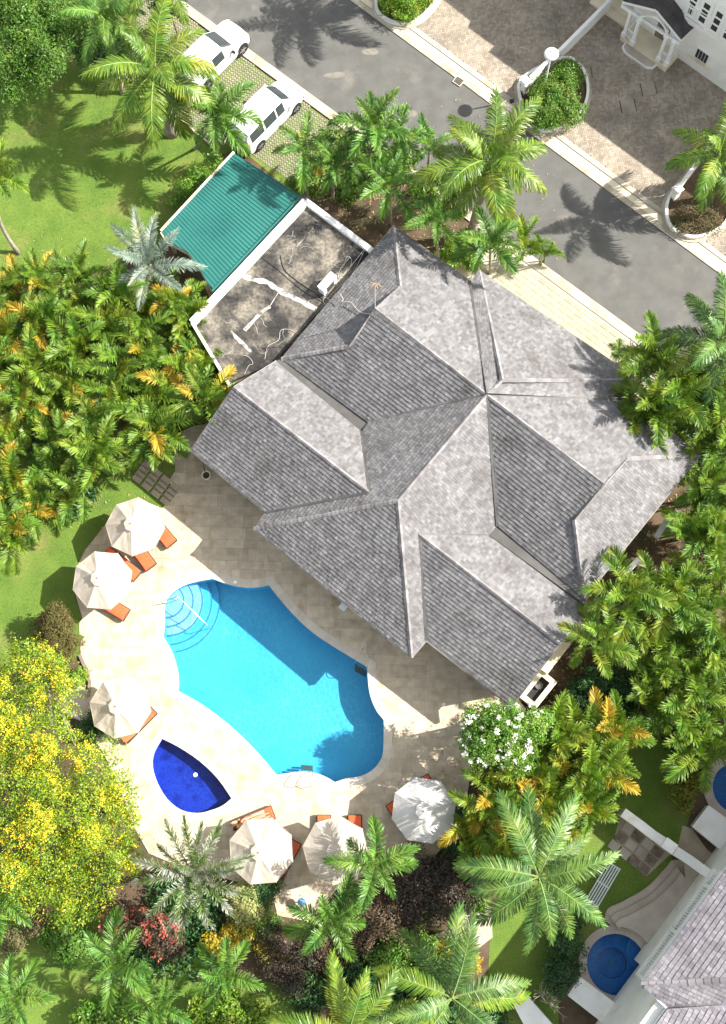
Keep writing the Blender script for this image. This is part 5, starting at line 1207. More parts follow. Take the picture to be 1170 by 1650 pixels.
# building outside the frame on the right which shades the lower right gardens
rh = empty('white_house', (*G(1290,1150,0)[:2], 0), 'house beyond the right edge whose shade falls on the lower gardens', 'house')
q = [G(1037+38.5*6, 1190-8*6, 0), G(985+38.5*6, 1262-8*6, 0)]; e_ = (q[1]-q[0]).normalized(); n_ = Vector((e_.y, -e_.x, 0)); n_ = n_ if n_.x > 0 else -n_
a_, b_ = q[0]-e_*6, q[1]+e_*2.2
b = MB(); b.prism([tuple(p[:2]) for p in (a_+n_*.5, b_+n_*.5, b_+n_*8, a_+n_*8)], 0, 5.8); b.obj('wall', M['white'], rh)
b = MB(); b.prism([tuple(p[:2]) for p in (a_, b_, b_+n_*9, a_+n_*9)], 5.8, 6.0); b.obj('roof', M['shingle2'], rh)
# slatted bench
bc = G(972, 1425, .4); bn = empty('garden_bench', (bc.x, bc.y, 0), 'white slatted bench half hidden under the coconut palm fronds', 'bench', None, math.atan2(65, 42))
ab = math.atan2(65, 42); e1 = Vector((math.cos(ab), math.sin(ab), 0)); e2 = Vector((-e1.y, e1.x, 0))
for k in range(6):
    b = MB(); p = bc+e2*((k-2.5)*.115); b.bar(p-e1*1.0, p+e1*1.0, .055, .03); b.obj('slat', M['palewood'], bn)
for k in (-1, 0, 1): b = MB(); p = bc+e1*k*.97-Vector((0,0,.035)); b.bar(p-e2*.33, p+e2*.33, .06, .04); b.obj('crossbar', M['palewood'], bn)
for k in (-1, 1):
    for j in (-1, 1): b = MB(); p = bc+e1*k*.9+e2*j*.27; b.bar((p.x,p.y,0),(p.x,p.y,.37),.05,.05); b.obj('leg', M['palewood'], bn)
# stone path and pier at the bottom
b = MB(); b.prism(GP([(722,1500),(757,1465),(768,1448),(790,1455),(794,1510),(768,1530),(748,1520)]), 0, .05); tag(b.obj('garden_path', M['terr']), 'short pale stone path between dark shrubs at the bottom', 'path')
b = MB(); p = G(712,1512,.5); b.box((p.x,p.y,.25), (.5,.4,.5), .4); r = tag(b.obj('stone_pier', M['cream']), 'small bright stone pier at the end of the pale path', 'pier'); b = MB(); b.box((p.x,p.y,.53), (.6,.5,.06), .4); b.obj('cap', M['kerb'], r)
vs, tr = cdt([GP([(812,1590),(830,1580),(900,1660),(860,1680)])]); b = MB(); slab(b, vs, tr, 0, .5); tag(b.obj('boundary_wall', M['white']), 'pale wall cutting the bottom edge beside the bare tree', 'wall')

# ------------------------------------------------------------------ palm fronds
def frond_mesh(name, L, e0, e1, n, lmax, wid, vee, droop, seed, mi, petiole=.14, a0=72, a1=22, twist=0.0, curl=0.0, stem=None, power=1.2, tips=None):
    rg = random.Random(seed); b = MB(); pts = []; ang = []; N_ = 14; x = z = y = 0.0; yaw = 0.0
    for i in range(N_+1):
        s = i/N_; a = rad(e0+(e1-e0)*s**power); pts.append(Vector((x, y, z))); ang.append(a); yaw += curl/N_
        x += math.cos(a)*math.cos(yaw)*L/N_; y += math.cos(a)*math.sin(yaw)*L/N_; z += math.sin(a)*L/N_
    def at(s):
        f = s*N_; i = min(N_-1, int(f)); t = f-i; return pts[i].lerp(pts[i+1], t), (pts[i+1]-pts[i]).normalized()
    b.tube([p for p in pts[::2]], [max(.006, .028*(L/2.5)*(1-.85*i/7)) for i in range(8)], 4, 1)
    V = []; Fc = []
    for i in range(n):
        s = petiole+(1-petiole)*(i+rg.uniform(0, .8))/n; s = min(s, .995); p, T = at(s)
        S0 = T.cross(Vector((0,0,1)));
        if S0.length < 1e-3: S0 = Vector((0,1,0))
        S0.normalize(); U = S0.cross(T); q = (s-petiole)/(1-petiole)
        prof = (math.sin(math.pi*(q*.80+.14)))**.7 if q < .97 else .45
        A = rad(a0+(a1-a0)*q**1.3)
        for sg in (-1, 1):
            if rg.random() < .03: continue
            l = lmax*prof*rg.uniform(.82, 1.12); v = rad(vee*rg.uniform(.3, 1.5)+twist*sg); Aj = A+rad(rg.uniform(-9, 9))
            d = T*math.cos(Aj)+(S0*sg*math.cos(v)+U*math.sin(v))*math.sin(Aj)
            wv = (T-d*T.dot(d)).normalized()
            if rg.random() < .5: wv = (wv+U*rg.uniform(-.6, .6)).normalized()
            w = wid*(.55+.45*prof)*rg.uniform(.8, 1.2); dr = droop*l*rg.uniform(.6, 1.3)
            m1 = p+d*l*.45-Vector((0,0,dr*.22)); m2 = p+d*l*.78-Vector((0,0,dr*.62)); tp = p+d*l-Vector((0,0,dr*1.15))-d*dr*.2
            k = len(V); jb = rg.uniform(-.06,.06); V += [p-wv*w*.35, p+wv*w*.35, m1+wv*w*.5, m1-wv*w*.5, m2+wv*w*.38, m2-wv*w*.38, tp]; Fc += [(k,k+1,k+2,k+3), (k+3,k+2,k+4,k+5), (k+5,k+4,k+6)]
    b.add(V, Fc, 0)
    if tips:
        k0 = len(b.m)-len(Fc)
        for f in range(0, len(Fc), 3):
            q = f/len(Fc)+rg.uniform(-.22, .22)
            for j in range(3):
                if q > .42 or (j == 2 and q > .15): b.m[k0+f+j] = 2
    return b.mesh(name, [M[mi], stem or M['shaft']]+([M[tips]] if tips else []))
FR = {}
SPEC = {  # kind: elevation pairs, args
 'royal': dict(L=2.95, n=110, lmax=.72, wid=.04, vee=12, droop=.6, el=[(80,35),(62,0),(42,-28),(22,-42),(2,-55),(-25,-80)]),
 'xmas': dict(L=1.8, n=84, lmax=.56, wid=.034, vee=44, droop=.35, el=[(75,35),(55,8),(38,-22),(22,-45),(6,-62)]),
 'coco': dict(L=3.45, n=125, lmax=.70, wid=.036, vee=8, droop=.45, el=[(70,30),(45,-5),(28,-22),(12,-32),(-5,-45)]),
 'areca': dict(L=1.95, n=72, lmax=.56, wid=.036, vee=42, droop=.2, el=[(84,52),(74,25),(64,2),(52,-25),(40,-50)]),
 'silver': dict(L=2.8, n=100, lmax=.55, wid=.024, vee=34, droop=.35, el=[(75,40),(55,5),(40,-12),(25,-30)]),
 'foxtail': dict(L=2.3, n=120, lmax=.42, wid=.032, vee=75, droop=.25, el=[(75,40),(52,5),(35,-20),(15,-40)]),
}
def frond(kind, m, e, var, curl=0.0):
    key = (kind, m, e, var)
    if key not in FR:
        s = SPEC[kind]; e0, e1 = s['el'][min(e, len(s['el'])-1)]
        FR[key] = frond_mesh('frond', s['L'], e0, e1, s['n'], s['lmax'], s['wid'], s['vee'], s['droop'], (len(kind)*7+e*13+var*31) % 9999, 'areca' if m == 'areca_o' else m, tips='areca_o' if m == 'areca_o' else None, petiole=.10 if kind != 'areca' else .22, curl=(var-1)*.28,
             stem=M['shaft'] if kind not in ('silver',) else M['silver'])
    return FR[key]
prg = random.Random(2024)
def crown(root, top, kind, m, n, scale=1.0, az0=0.0, emin=0, emax=4, alt=None, altp=0.0, oldm=None, tilt=0.12):
    for i in range(n):
        t = i/(n-1) if n > 1 else .5; e = int(round(emin+(emax-emin)*t**.8+prg.uniform(-.3, .3))); e = max(0, min(len(SPEC[kind]['el'])-1, e))
        mm = m
        if alt and prg.random() < altp*(.4+1.2*t): mm = alt
        if oldm and i >= n-2: mm = oldm
        me = frond(kind, mm, e, prg.randrange(3)); o = bpy.data.objects.new('frond', me); COL.objects.link(o); o.parent = root
        o.location = (top[0]-root.location.x, top[1]-root.location.y, top[2]-root.location.z-.06*t)
        s = scale*prg.uniform(.78, 1.14)*(.8 if e == 0 else 1); o.scale = (s, s, s)
        o.rotation_euler = (prg.uniform(-.15, .15), prg.uniform(-tilt, tilt), az0+i*2.39996+prg.uniform(-.22, .22))
def trunk(root, base, top, r0, r1, m='trunk', bend=(0,0), name='trunk', seg=9):
    b = MB(); base = Vector(base); top = Vector(top); pts = []; rs = []
    for i in range(seg+1):
        t = i/seg; p = base.lerp(top, t); k = math.sin(math.pi*t); p.x += bend[0]*k; p.y += bend[1]*k; pts.append(p); rs.append((r0+(r1-r0)*t)*(1.35-.35*min(1, t*6)) if t < .17 else r0+(r1-r0)*t)
    b.tube(pts, rs, 10); b.obj(name, M[m], root, True)
def palm(name, cpx, h, kind, m, n, label, group=None, base=None, scale=1.0, r=(.15,.10), bend=(0,0), emin=0, emax=4, az0=None, alt=None, altp=0, oldm=None, shaft=True, cat='palm tree'):
    top = G(cpx[0], cpx[1], h); bs_ = G(*base, 0) if base else Vector((top.x, top.y, 0))
    root = empty(name, (bs_.x, bs_.y, 0), label, cat, group)
    hs = .7*scale if kind in ('royal',) else .45*scale
    d = (top-bs_).normalized(); mid = top-d*hs
    trunk(root, bs_, mid, r[0], r[1], 'trunk', bend)
    if shaft: trunk(root, mid-d*.02, top, r[1]*1.05, r[1]*.55, 'shaft', name='crownshaft', seg=4)
    else: trunk(root, mid, top, r[1], r[1]*.8, 'dead', name='crown_base', seg=3)
    crown(root, tuple(top), kind, m, n, scale, az0 if az0 is not None else prg.uniform(0, 6), emin, emax, alt, altp, oldm)
    return root
# royal palms
rp = palm('royal_palm', (250,112), 5.2, 'royal', 'royal', 17, 'tall royal palm with yellowing fronds standing on the lawn by the parked cars', 'royal palms', base=(277,214), scale=1.22, r=(.30,.16), alt='areca', altp=.25, emax=5)
palm('royal_palm', (790,258), 6.3, 'royal', 'royal', 19, 'largest royal palm, between the villa roof and the road', 'royal palms', base=(757,385), scale=1.15, r=(.26,.15), alt='areca', altp=.22, emax=5)
palm('royal_palm', (1158,250), 4.4, 'royal', 'royal', 14, 'royal palm with a leaning pink grey trunk in the dry planter', 'royal palms', base=(1130,326), scale=.92, r=(.24,.15), alt='areca', altp=.2, emax=5)
palm('royal_palm', (1163,548), 6.2, 'royal', 'coco', 15, 'royal palm at the right edge with its pale trunk leaning over the hedge', 'royal palms', base=(1120,650), scale=1.0, r=(.24,.15), alt='areca', altp=.12)
palm('royal_palm', (684,-120), 5.2, 'royal', 'royal', 16, 'royal palm beyond the top edge whose shadow falls on the road', 'royal palms', base=(668,-20), scale=1.05, r=(.24,.15))
palm('royal_palm', (170,28), 4.6, 'royal', 'xmas', 14, 'dark green palm at the top edge left of the tall royal palm', 'royal palms', base=(198,150), scale=.85, r=(.12,.10))
palm('royal_palm', (262,-30), 5.4, 'royal', 'royal', 12, 'palm at the top edge showing only a thick grey trunk and low fronds', 'royal palms', base=(255,45), scale=.8, r=(.24,.16))
# coconut palms
palm('coconut_palm', (868,1413), 5.8, 'coco', 'coco', 13, 'large star shaped coconut palm beside the slatted bench', 'coconut palms', base=(842,1390), scale=.97, r=(.2,.14), emin=1, emax=4, az0=.3, shaft=False)
palm('coconut_palm', (728,1608), 4.8, 'coco', 'coco', 12, 'coconut palm low at the bottom edge beside the yellow croton', 'coconut palms', base=(722,1590), scale=.98, r=(.2,.14), emin=1, emax=4, az0=.9, shaft=False, alt='areca', altp=.3)
palm('coconut_palm', (560,1668), 4.6, 'coco', 'areca_g', 11, 'yellow green coconut palm cut by the bottom edge below the villa', 'coconut palms', base=(556,1640), scale=.9, r=(.18,.13), emin=1, emax=3, az0=1.2, shaft=False, alt='areca', altp=.5)
palm('coconut_palm', (-5,283), 5.0, 'areca', 'areca', 11, 'slender curved palm trunk leaning from the lawn out of the left edge', 'coconut palms', base=(30,408), scale=1.0, r=(.10,.07), bend=(-.5,0), shaft=False)
palm('silver_palm', (240,428), 3.6, 'silver', 'silver', 13, 'blue grey feathery palm reaching over the green metal roof', None, base=(245,440), scale=1.0, r=(.16,.12), emin=0, emax=3, az0=1.1, shaft=False)
palm('foxtail_palm', (312,1408), 4.4, 'foxtail', 'foxtail', 20, 'silvery foxtail palm beside the bathers umbrella', None, base=(300,1400), scale=1.15, r=(.14,.10), emin=0, emax=3, shaft=True)
# small palms: star crowns of green plumes
sm_list = [((352,186),4.2,(314,240),1.22,12,'small green palm over the white van, its thin trunk on the lawn'),
 ((488,242),4.4,(497,330),1.0,10,'small palm with an orange dead frond beside the van'),
 ((540,262),4.2,(536,322),.95,9,'small palm hanging over the white parapet corner'),
 ((604,205),4.9,(590,290),1.25,12,'bushiest small palm at the edge of the road'),
 ((578,255),4.0,(575,300),.95,9,'small palm crowded between the roadside palm and the parapet palm'),
 ((640,225),4.1,(628,280),.95,10,'small palm right of the bushiest roadside palm'),
 ((628,300),4.9,(630,362),1.05,10,'small palm with a bare thin trunk just above the roof peak'),
 ((700,356),5.0,(708,425),1.0,10,'small palm against the upper roof edge with its trunk in view'),
 ((790,392),4.9,(790,440),1.05,10,'small palm under the largest royal palm, drooping on the roof'),
 ((692,236),3.6,(690,285),.85,8,'small dark palm left of the largest royal palm'),
 ((603,1396),3.8,(598,1410),1.1,9,'small palm covering the palm shaded umbrella'),
 ((533,1483),3.9,(530,1495),1.12,9,'small star palm beside the pale blue side table'),
 ((185,1548),4.1,(182,1560),1.15,9,'small star palm below the red flowered shrub'),
 ((362,1570),4.0,(358,1580),1.12,9,'small star palm right of the red flowers'),
 ((258,1622),3.2,(255,1630),1.05,8,'small palm at the bottom between two star palms'),
 ((20,1606),3.9,(20,1612),1.1,9,'small star palm in the lower left corner'),
 ((2,1445),3.9,(4,1455),1.1,9,'small palm on the left edge under the yellow flowering tree')]
for k, (c_, h_, b_, s_, n_, lab) in enumerate(sm_list):
    palm('small_palm', c_, h_, 'xmas', 'xmas', n_, lab, 'small palms with green star crowns', base=b_, scale=s_, r=(.075,.065), emin=0, emax=4, oldm='areca_o' if k in (1,) else None)
# areca clumps
ORD = ['first','second','third','fourth','fifth','sixth','seventh','eighth','ninth','tenth']
def row_label(L, i, what, per=6):
    o = sorted(range(len(L)), key=lambda k: L[k][1]); r = o.index(i)//per; row = sorted(o[r*per:(r+1)*per], key=lambda k: L[k][0])
    nrow = (len(L)+per-1)//per
    rw = 'topmost' if r == 0 else 'lowest' if r == nrow-1 else ORD[r]
    return '%s, %s from left, %s row' % (what, ORD[row.index(i)], rw)
def areca(px, h, n, label, group, scale=1.0, m='areca', alt='areca_o', altp=.2, stems=4, emax=4):
    c_ = G(px[0], px[1], h*.9); root = empty('areca_palm', (c_.x, c_.y, 0), label, 'areca palm', group)
    b = MB(); tops = []
    for i in range(stems):
        a = prg.uniform(0, 6.28); r_ = prg.uniform(.1, .35); bx, by = c_.x+r_*.6*math.cos(a), c_.y+r_*.6*math.sin(a); q = prg.uniform(.1, .7)
        t = Vector((c_.x+q*math.cos(a)*scale, c_.y+q*math.sin(a)*scale, h*prg.uniform(.65, 1.0))); tops.append((t, a))
        b.tube([(bx, by, 0), ((bx+t.x)/2-.05, (by+t.y)/2, t.z*.55), tuple(t)], [.05,.04,.035], 6)
    o = b.obj('trunk', M['shaft'], root)
    for i, (t, a) in enumerate(tops): crown(root, tuple(t), 'areca', m, max(3, n//stems), scale, a, 0, emax, alt, altp, None, .3)
    return root
L1 = [(20,475),(75,455),(10,535),(70,520),(130,505),(120,450),(185,470),(175,530),(235,505),(285,480),(240,560),(300,545),(330,590),(285,610),(325,650),(240,650),(250,705),(195,590),(130,570),(70,590),(15,600),(190,640),(40,650),(100,635),(150,690),(95,700),(30,710),(150,740),(80,765),(20,770),(120,800),(60,820),(15,850),(305,505)]
for i, p in enumerate(L1):
    east = p[0] > 170
    areca(p, prg.uniform(2.3, 3.4), prg.choice((16, 20, 24)), row_label(L1, i, 'areca palm of the thicket left of the villa'), 'arecas of the left thicket',
          prg.uniform(.85, 1.1), prg.choice(('areca','areca','areca_g')), 'areca_o', (.20 if (p[0] > 200 and p[1] > 560) or p[0] < 60 else .06))
L2 = [(1045,580),(1095,625),(1145,665),(1070,655),(1155,695),(1172,725),(1160,640),(1130,790),(1165,820),(1110,850),(1160,870),(1040,650)]
for i, p in enumerate(L2): areca(p, 5.0 if p in ((1045,580),(1095,625),(1070,655),(1040,650)) else prg.uniform(3.0, 4.0), 20, row_label(L2, i, 'green areca palm of the hedge right of the roof'), 'arecas right of the roof', prg.uniform(.9,1.1), 'areca_g', 'areca', .25)
L3 = [(1000,965),(965,1030),(1050,950),(1045,1010),(1100,960),(1150,940),(1095,1030),(1150,1000),(1060,1070),(1120,1090),(1165,1060),(1040,1130),(1100,1150),(1150,1140),(1110,1190)]
for i, p in enumerate(L3): areca(p, 4.9 if i < 2 else prg.uniform(2.6, 3.8), 18, row_label(L3, i, 'pale green areca palm of the right thicket'), 'arecas of the right thicket', prg.uniform(.9,1.15), 'areca_g', 'areca', .35)
L4 = [(905,1180),(950,1185),(985,1175),(870,1225),(920,1235),(965,1235),(830,1255),(880,1280),(935,1290),(790,1290),(840,1310),(890,1330),(775,1340),(820,1360),(960,1200)]
for i, p in enumerate(L4): areca(p, prg.uniform(2.4, 3.4), 20, row_label(L4, i, 'golden areca palm below the white flowers'), 'arecas of the lower clump', prg.uniform(.85,1.05), 'areca', 'areca_o', .22)
areca((845,395), 1.8, 14, 'loose yellow green areca palm at the end of the paver walk', None, .8, 'areca', 'areca', 0, 3)
areca((880,410), 1.2, 10, 'small areca palm leaning over the pale pavers by the road', None, .65, 'areca', 'areca', 0, 3)
areca((1010,590), 2.0, 12, 'areca palm with a few long leaves beside the end of the paver walk', None, .8, 'areca_g', 'areca', .1, 3)

# ------------------------------------------------------------------ leafy crowns
def leaves(name, blobs, n, size, m, seed, parent, asp=.5, clump=10, spread=.14, flat=.3, top=0.0, kind='stuff', core=None, dense=.12, gaps=True):
    """blobs: (x, y, z, rx, ry, rz). Leaves gathered in small sprays over the lumpy surface and through the volume"""
    rng = np.random.default_rng(seed); V = []; Fc = []
    wts = np.array([b[3]*b[4]+b[3]*b[5] for b in blobs]); wts = wts/wts.sum(); nc = max(1, n//clump)
    ci = rng.choice(len(blobs), nc, p=wts); B = np.array(blobs)[ci]
    d = rng.normal(size=(nc, 3)); d[:, 2] = np.where(rng.random(nc) < .8, np.abs(d[:, 2]), d[:, 2]); d /= np.linalg.norm(d, axis=1)[:, None]
    Ph = B[:, :3]+d*B[:, 3:6]; nz_ = np.sin(Ph[:, 0]*4.3+1.3*np.sin(Ph[:, 1]*2.9))*np.sin(Ph[:, 1]*3.9+1.7*np.sin(Ph[:, 0]*2.3))+.45*np.sin(Ph[:, 0]*9.1)*np.sin(Ph[:, 1]*8.3)
    keep = (nz_ > -.35) | (rng.random(nc) < .35)
    sink = np.where(nz_ < -.1, .80, 1.0+.05*nz_)
    lump = 1+.16*np.sin(d[:, 0]*7+B[:, 0]*3)*np.cos(d[:, 1]*6+B[:, 1]*2)+.10*np.sin(d[:, 2]*11+B[:, 0]*5)
    rr = (1-dense+dense*2*rng.random(nc)**.5*.5-.25*(rng.random(nc)**4))*lump*sink
    if gaps: B = B[keep]; d = d[keep]; rr = rr[keep]; nc = len(B)
    C = B[:, :3]+d*B[:, 3:6]*rr[:, None]
    C = np.repeat(C, clump, 0); D = np.repeat(d, clump, 0); K = len(C)
    Pn_ = C+rng.normal(size=(K, 3))*spread
    nn = D*(1-flat)+np.array([0, 0, flat])+rng.normal(size=(K, 3))*.55; nn /= np.linalg.norm(nn, axis=1)[:, None]
    a = rng.normal(size=(K, 3)); a -= nn*(a*nn).sum(1)[:, None]; a /= np.linalg.norm(a, axis=1)[:, None]; b = np.cross(nn, a)
    s = size*rng.uniform(.6, 1.35, K)[:, None]
    v0 = Pn_-a*s; v1 = Pn_+b*s*asp-a*s*.1; v2 = Pn_+a*s-nn*s*.25; v3 = Pn_-b*s*asp-a*s*.1
    V = np.stack([v0, v1, v2, v3], 1).reshape(-1, 3); V[:, 2] = np.maximum(V[:, 2], .02)
    F_ = np.arange(K*4).reshape(-1, 4)
    me = bpy.data.meshes.new(name); me.from_pydata(V.tolist(), [], F_.tolist()); me.materials.append(M[m])
    o = link(name, me, parent)
    if kind: o['kind'] = kind
    return o
def blob_px(u, v, z, rpx, rz=None, ry=None):
    p = G(u, v, z); r = rpx*PX; return (p.x, p.y, z, r, (ry or rpx)*PX, rz or r*.7)
def shrub(name, blobs, n, size, m, label, cat, seed, asp=.5, group=None, stem=True, **kw):
    c_ = blobs[0]; root = empty(name, (c_[0], c_[1], 0), label, cat, group)
    if stem:
        b = MB()
        for k, q in enumerate(blobs[:8]): b.tube([(c_[0], c_[1], 0), ((c_[0]+q[0])/2, (c_[1]+q[1])/2, q[2]*.6), (q[0], q[1], q[2])], [.05+.012*q[2], .035, .02], 6)
        b.obj('trunk', M['bark'], root)
    # inner twigs and shade leaves keep the middle from being see-through
    inner = [(q[0], q[1], q[2]-.08*q[5], q[3]*.72, q[4]*.72, q[5]*.7) for q in blobs]
    leaves('inner_leaves', inner, n//4, size*1.5, m, seed+500, root, asp=.6, clump=3)
    leaves('crown', blobs, n, size, m, seed, root, asp=asp, **kw)
    return root
def flowers(root, blobs, n, size, m, seed, name='blossoms', clump=5, spread=.05, **kw):
    b2 = [(q[0], q[1], q[2]+.03, q[3]*1.04, q[4]*1.04, q[5]*1.06) for q in blobs]
    return leaves(name, b2, n, size, m, seed, root, asp=.85, clump=clump, spread=spread, flat=.6, **kw)
# yellow flowering tree
yb = [blob_px(*q) for q in [(40,1085,3.2,62),(90,1120,3.0,50),(15,1160,3.4,60),(70,1200,3.6,62),(150,1240,3.4,62),(30,1270,3.8,70),(110,1310,3.9,72),(180,1330,3.3,55),(60,1370,3.7,72),(150,1400,3.3,66),(195,1290,2.9,42),(30,1430,3.0,55),(110,1450,2.9,48),(205,1385,2.7,34),(85,1065,2.6,26)]]
def knobs(bl, n, f0, f1, seed):
    rg = random.Random(seed); out = list(bl)
    for q in bl:
        for k in range(n):
            a = rg.uniform(0, 6.28); e = rg.uniform(.1, 1.4); f = rg.uniform(f0, f1); R_k = q[3]*f
            out.append((q[0]+q[3]*.9*math.cos(a)*math.cos(e), q[1]+q[4]*.9*math.sin(a)*math.cos(e), q[2]+q[5]*1.05*math.sin(e), R_k, R_k, R_k*.8))
    return out
yb0 = yb; yb = knobs([(q[0], q[1], q[2], q[3]*.88, q[4]*.88, q[5]*.8) for q in yb], 5, .26, .42, 3)
yt = shrub('flowering_tree', yb, 62000, .05, 'yellow_tree', 'spreading tree full of yellow blossom on the left of the deck', 'tree', 11, clump=14, spread=.12, dense=.2)
ybf = random.Random(4).sample(yb[15:], 46); flowers(yt, ybf, 11000, .03, 'petal_y', 12, clump=7, spread=.06); flowers(yt, yb, 5000, .028, 'petal_y', 13, clump=4, spread=.05)
# top left tree
tb_ = [blob_px(*q) for q in [(45,30,4.2,58),(95,20,4.0,45),(20,85,4.0,50),(75,90,3.9,45),(60,125,3.2,32),(100,55,3.8,40),(5,10,4.2,60),(20,140,3.0,30)]]
tb_ = knobs(tb_, 4, .3, .5, 6)
shrub('leafy_tree', tb_, 36000, .07, 'feather', 'dense bright green tree filling the upper left corner', 'tree', 21, asp=.35, clump=12, spread=.15, dense=.2)
tb_ = [blob_px(*q) for q in [(270,5,3.0,30),(140,80,1.6,34),(185,95,1.2,26)]]
shrub('leafy_shrub', tb_, 5000, .07, 'darkbush', 'dark low shrub in shade beneath the palm at the top edge', 'shrub', 22)
# olive cone shrub
cb = []
for k in range(6): t = k/5; cb.append(blob_px(87, 1040-t*52, .5+t*1.5, 44*(1-t*.72)+3, .5, 52*(1-t*.72)+3))
shrub('conical_shrub', cb, 22000, .035, 'olive', 'olive brown clipped conical shrub beside the second umbrella', 'shrub', 31, clump=8, spread=.05)
# white flowering bush
wb = [blob_px(*q) for q in [(772,1162,4.2,30,.7),(808,1172,4.6,36,.8),(848,1172,4.5,32,.7),(785,1205,4.2,32,.7),(828,1210,4.2,32,.7),(762,1190,3.8,22,.6),(870,1160,4.0,20,.6)]]
wbo = shrub('flowering_tree', wb, 17000, .055, 'hedge', 'small tree covered with clusters of white flowers at the roof corner', 'tree', 41, clump=9, spread=.1)
flowers(wbo, wb, 2600, .05, 'petal_w', 42, clump=16, spread=.05)
# clipped hedge in planter B
hb = [blob_px(*q) for q in [(893,160,.75,47),(915,122,.8,30),(875,185,.7,34),(915,180,.7,32)]]
shrub('clipped_hedge', hb, 22000, .045, 'hedge', 'large clipped green hedge around the street lamp', 'hedge', 51, clump=8, spread=.07)
pb_ = [blob_px(*q) for q in [(650,-2,.6,40),(680,-8,.6,26),(628,6,.5,22),(655,18,.45,24)]]
shrub('leafy_plants', pb_, 9000, .07, 'lush', 'bright yellow green plants filling the planter at the top edge', 'plants', 52, asp=.3, clump=7, spread=.08)
gc = [blob_px(*q) for q in [(1115,350,.32,34,.16),(1140,355,.32,26,.16),(1100,365,.3,16,.14)]]
shrub('ground_cover', gc, 9000, .035, 'drycover', 'dry brown ground cover inside the right planter', 'plants', 53, stem=False)
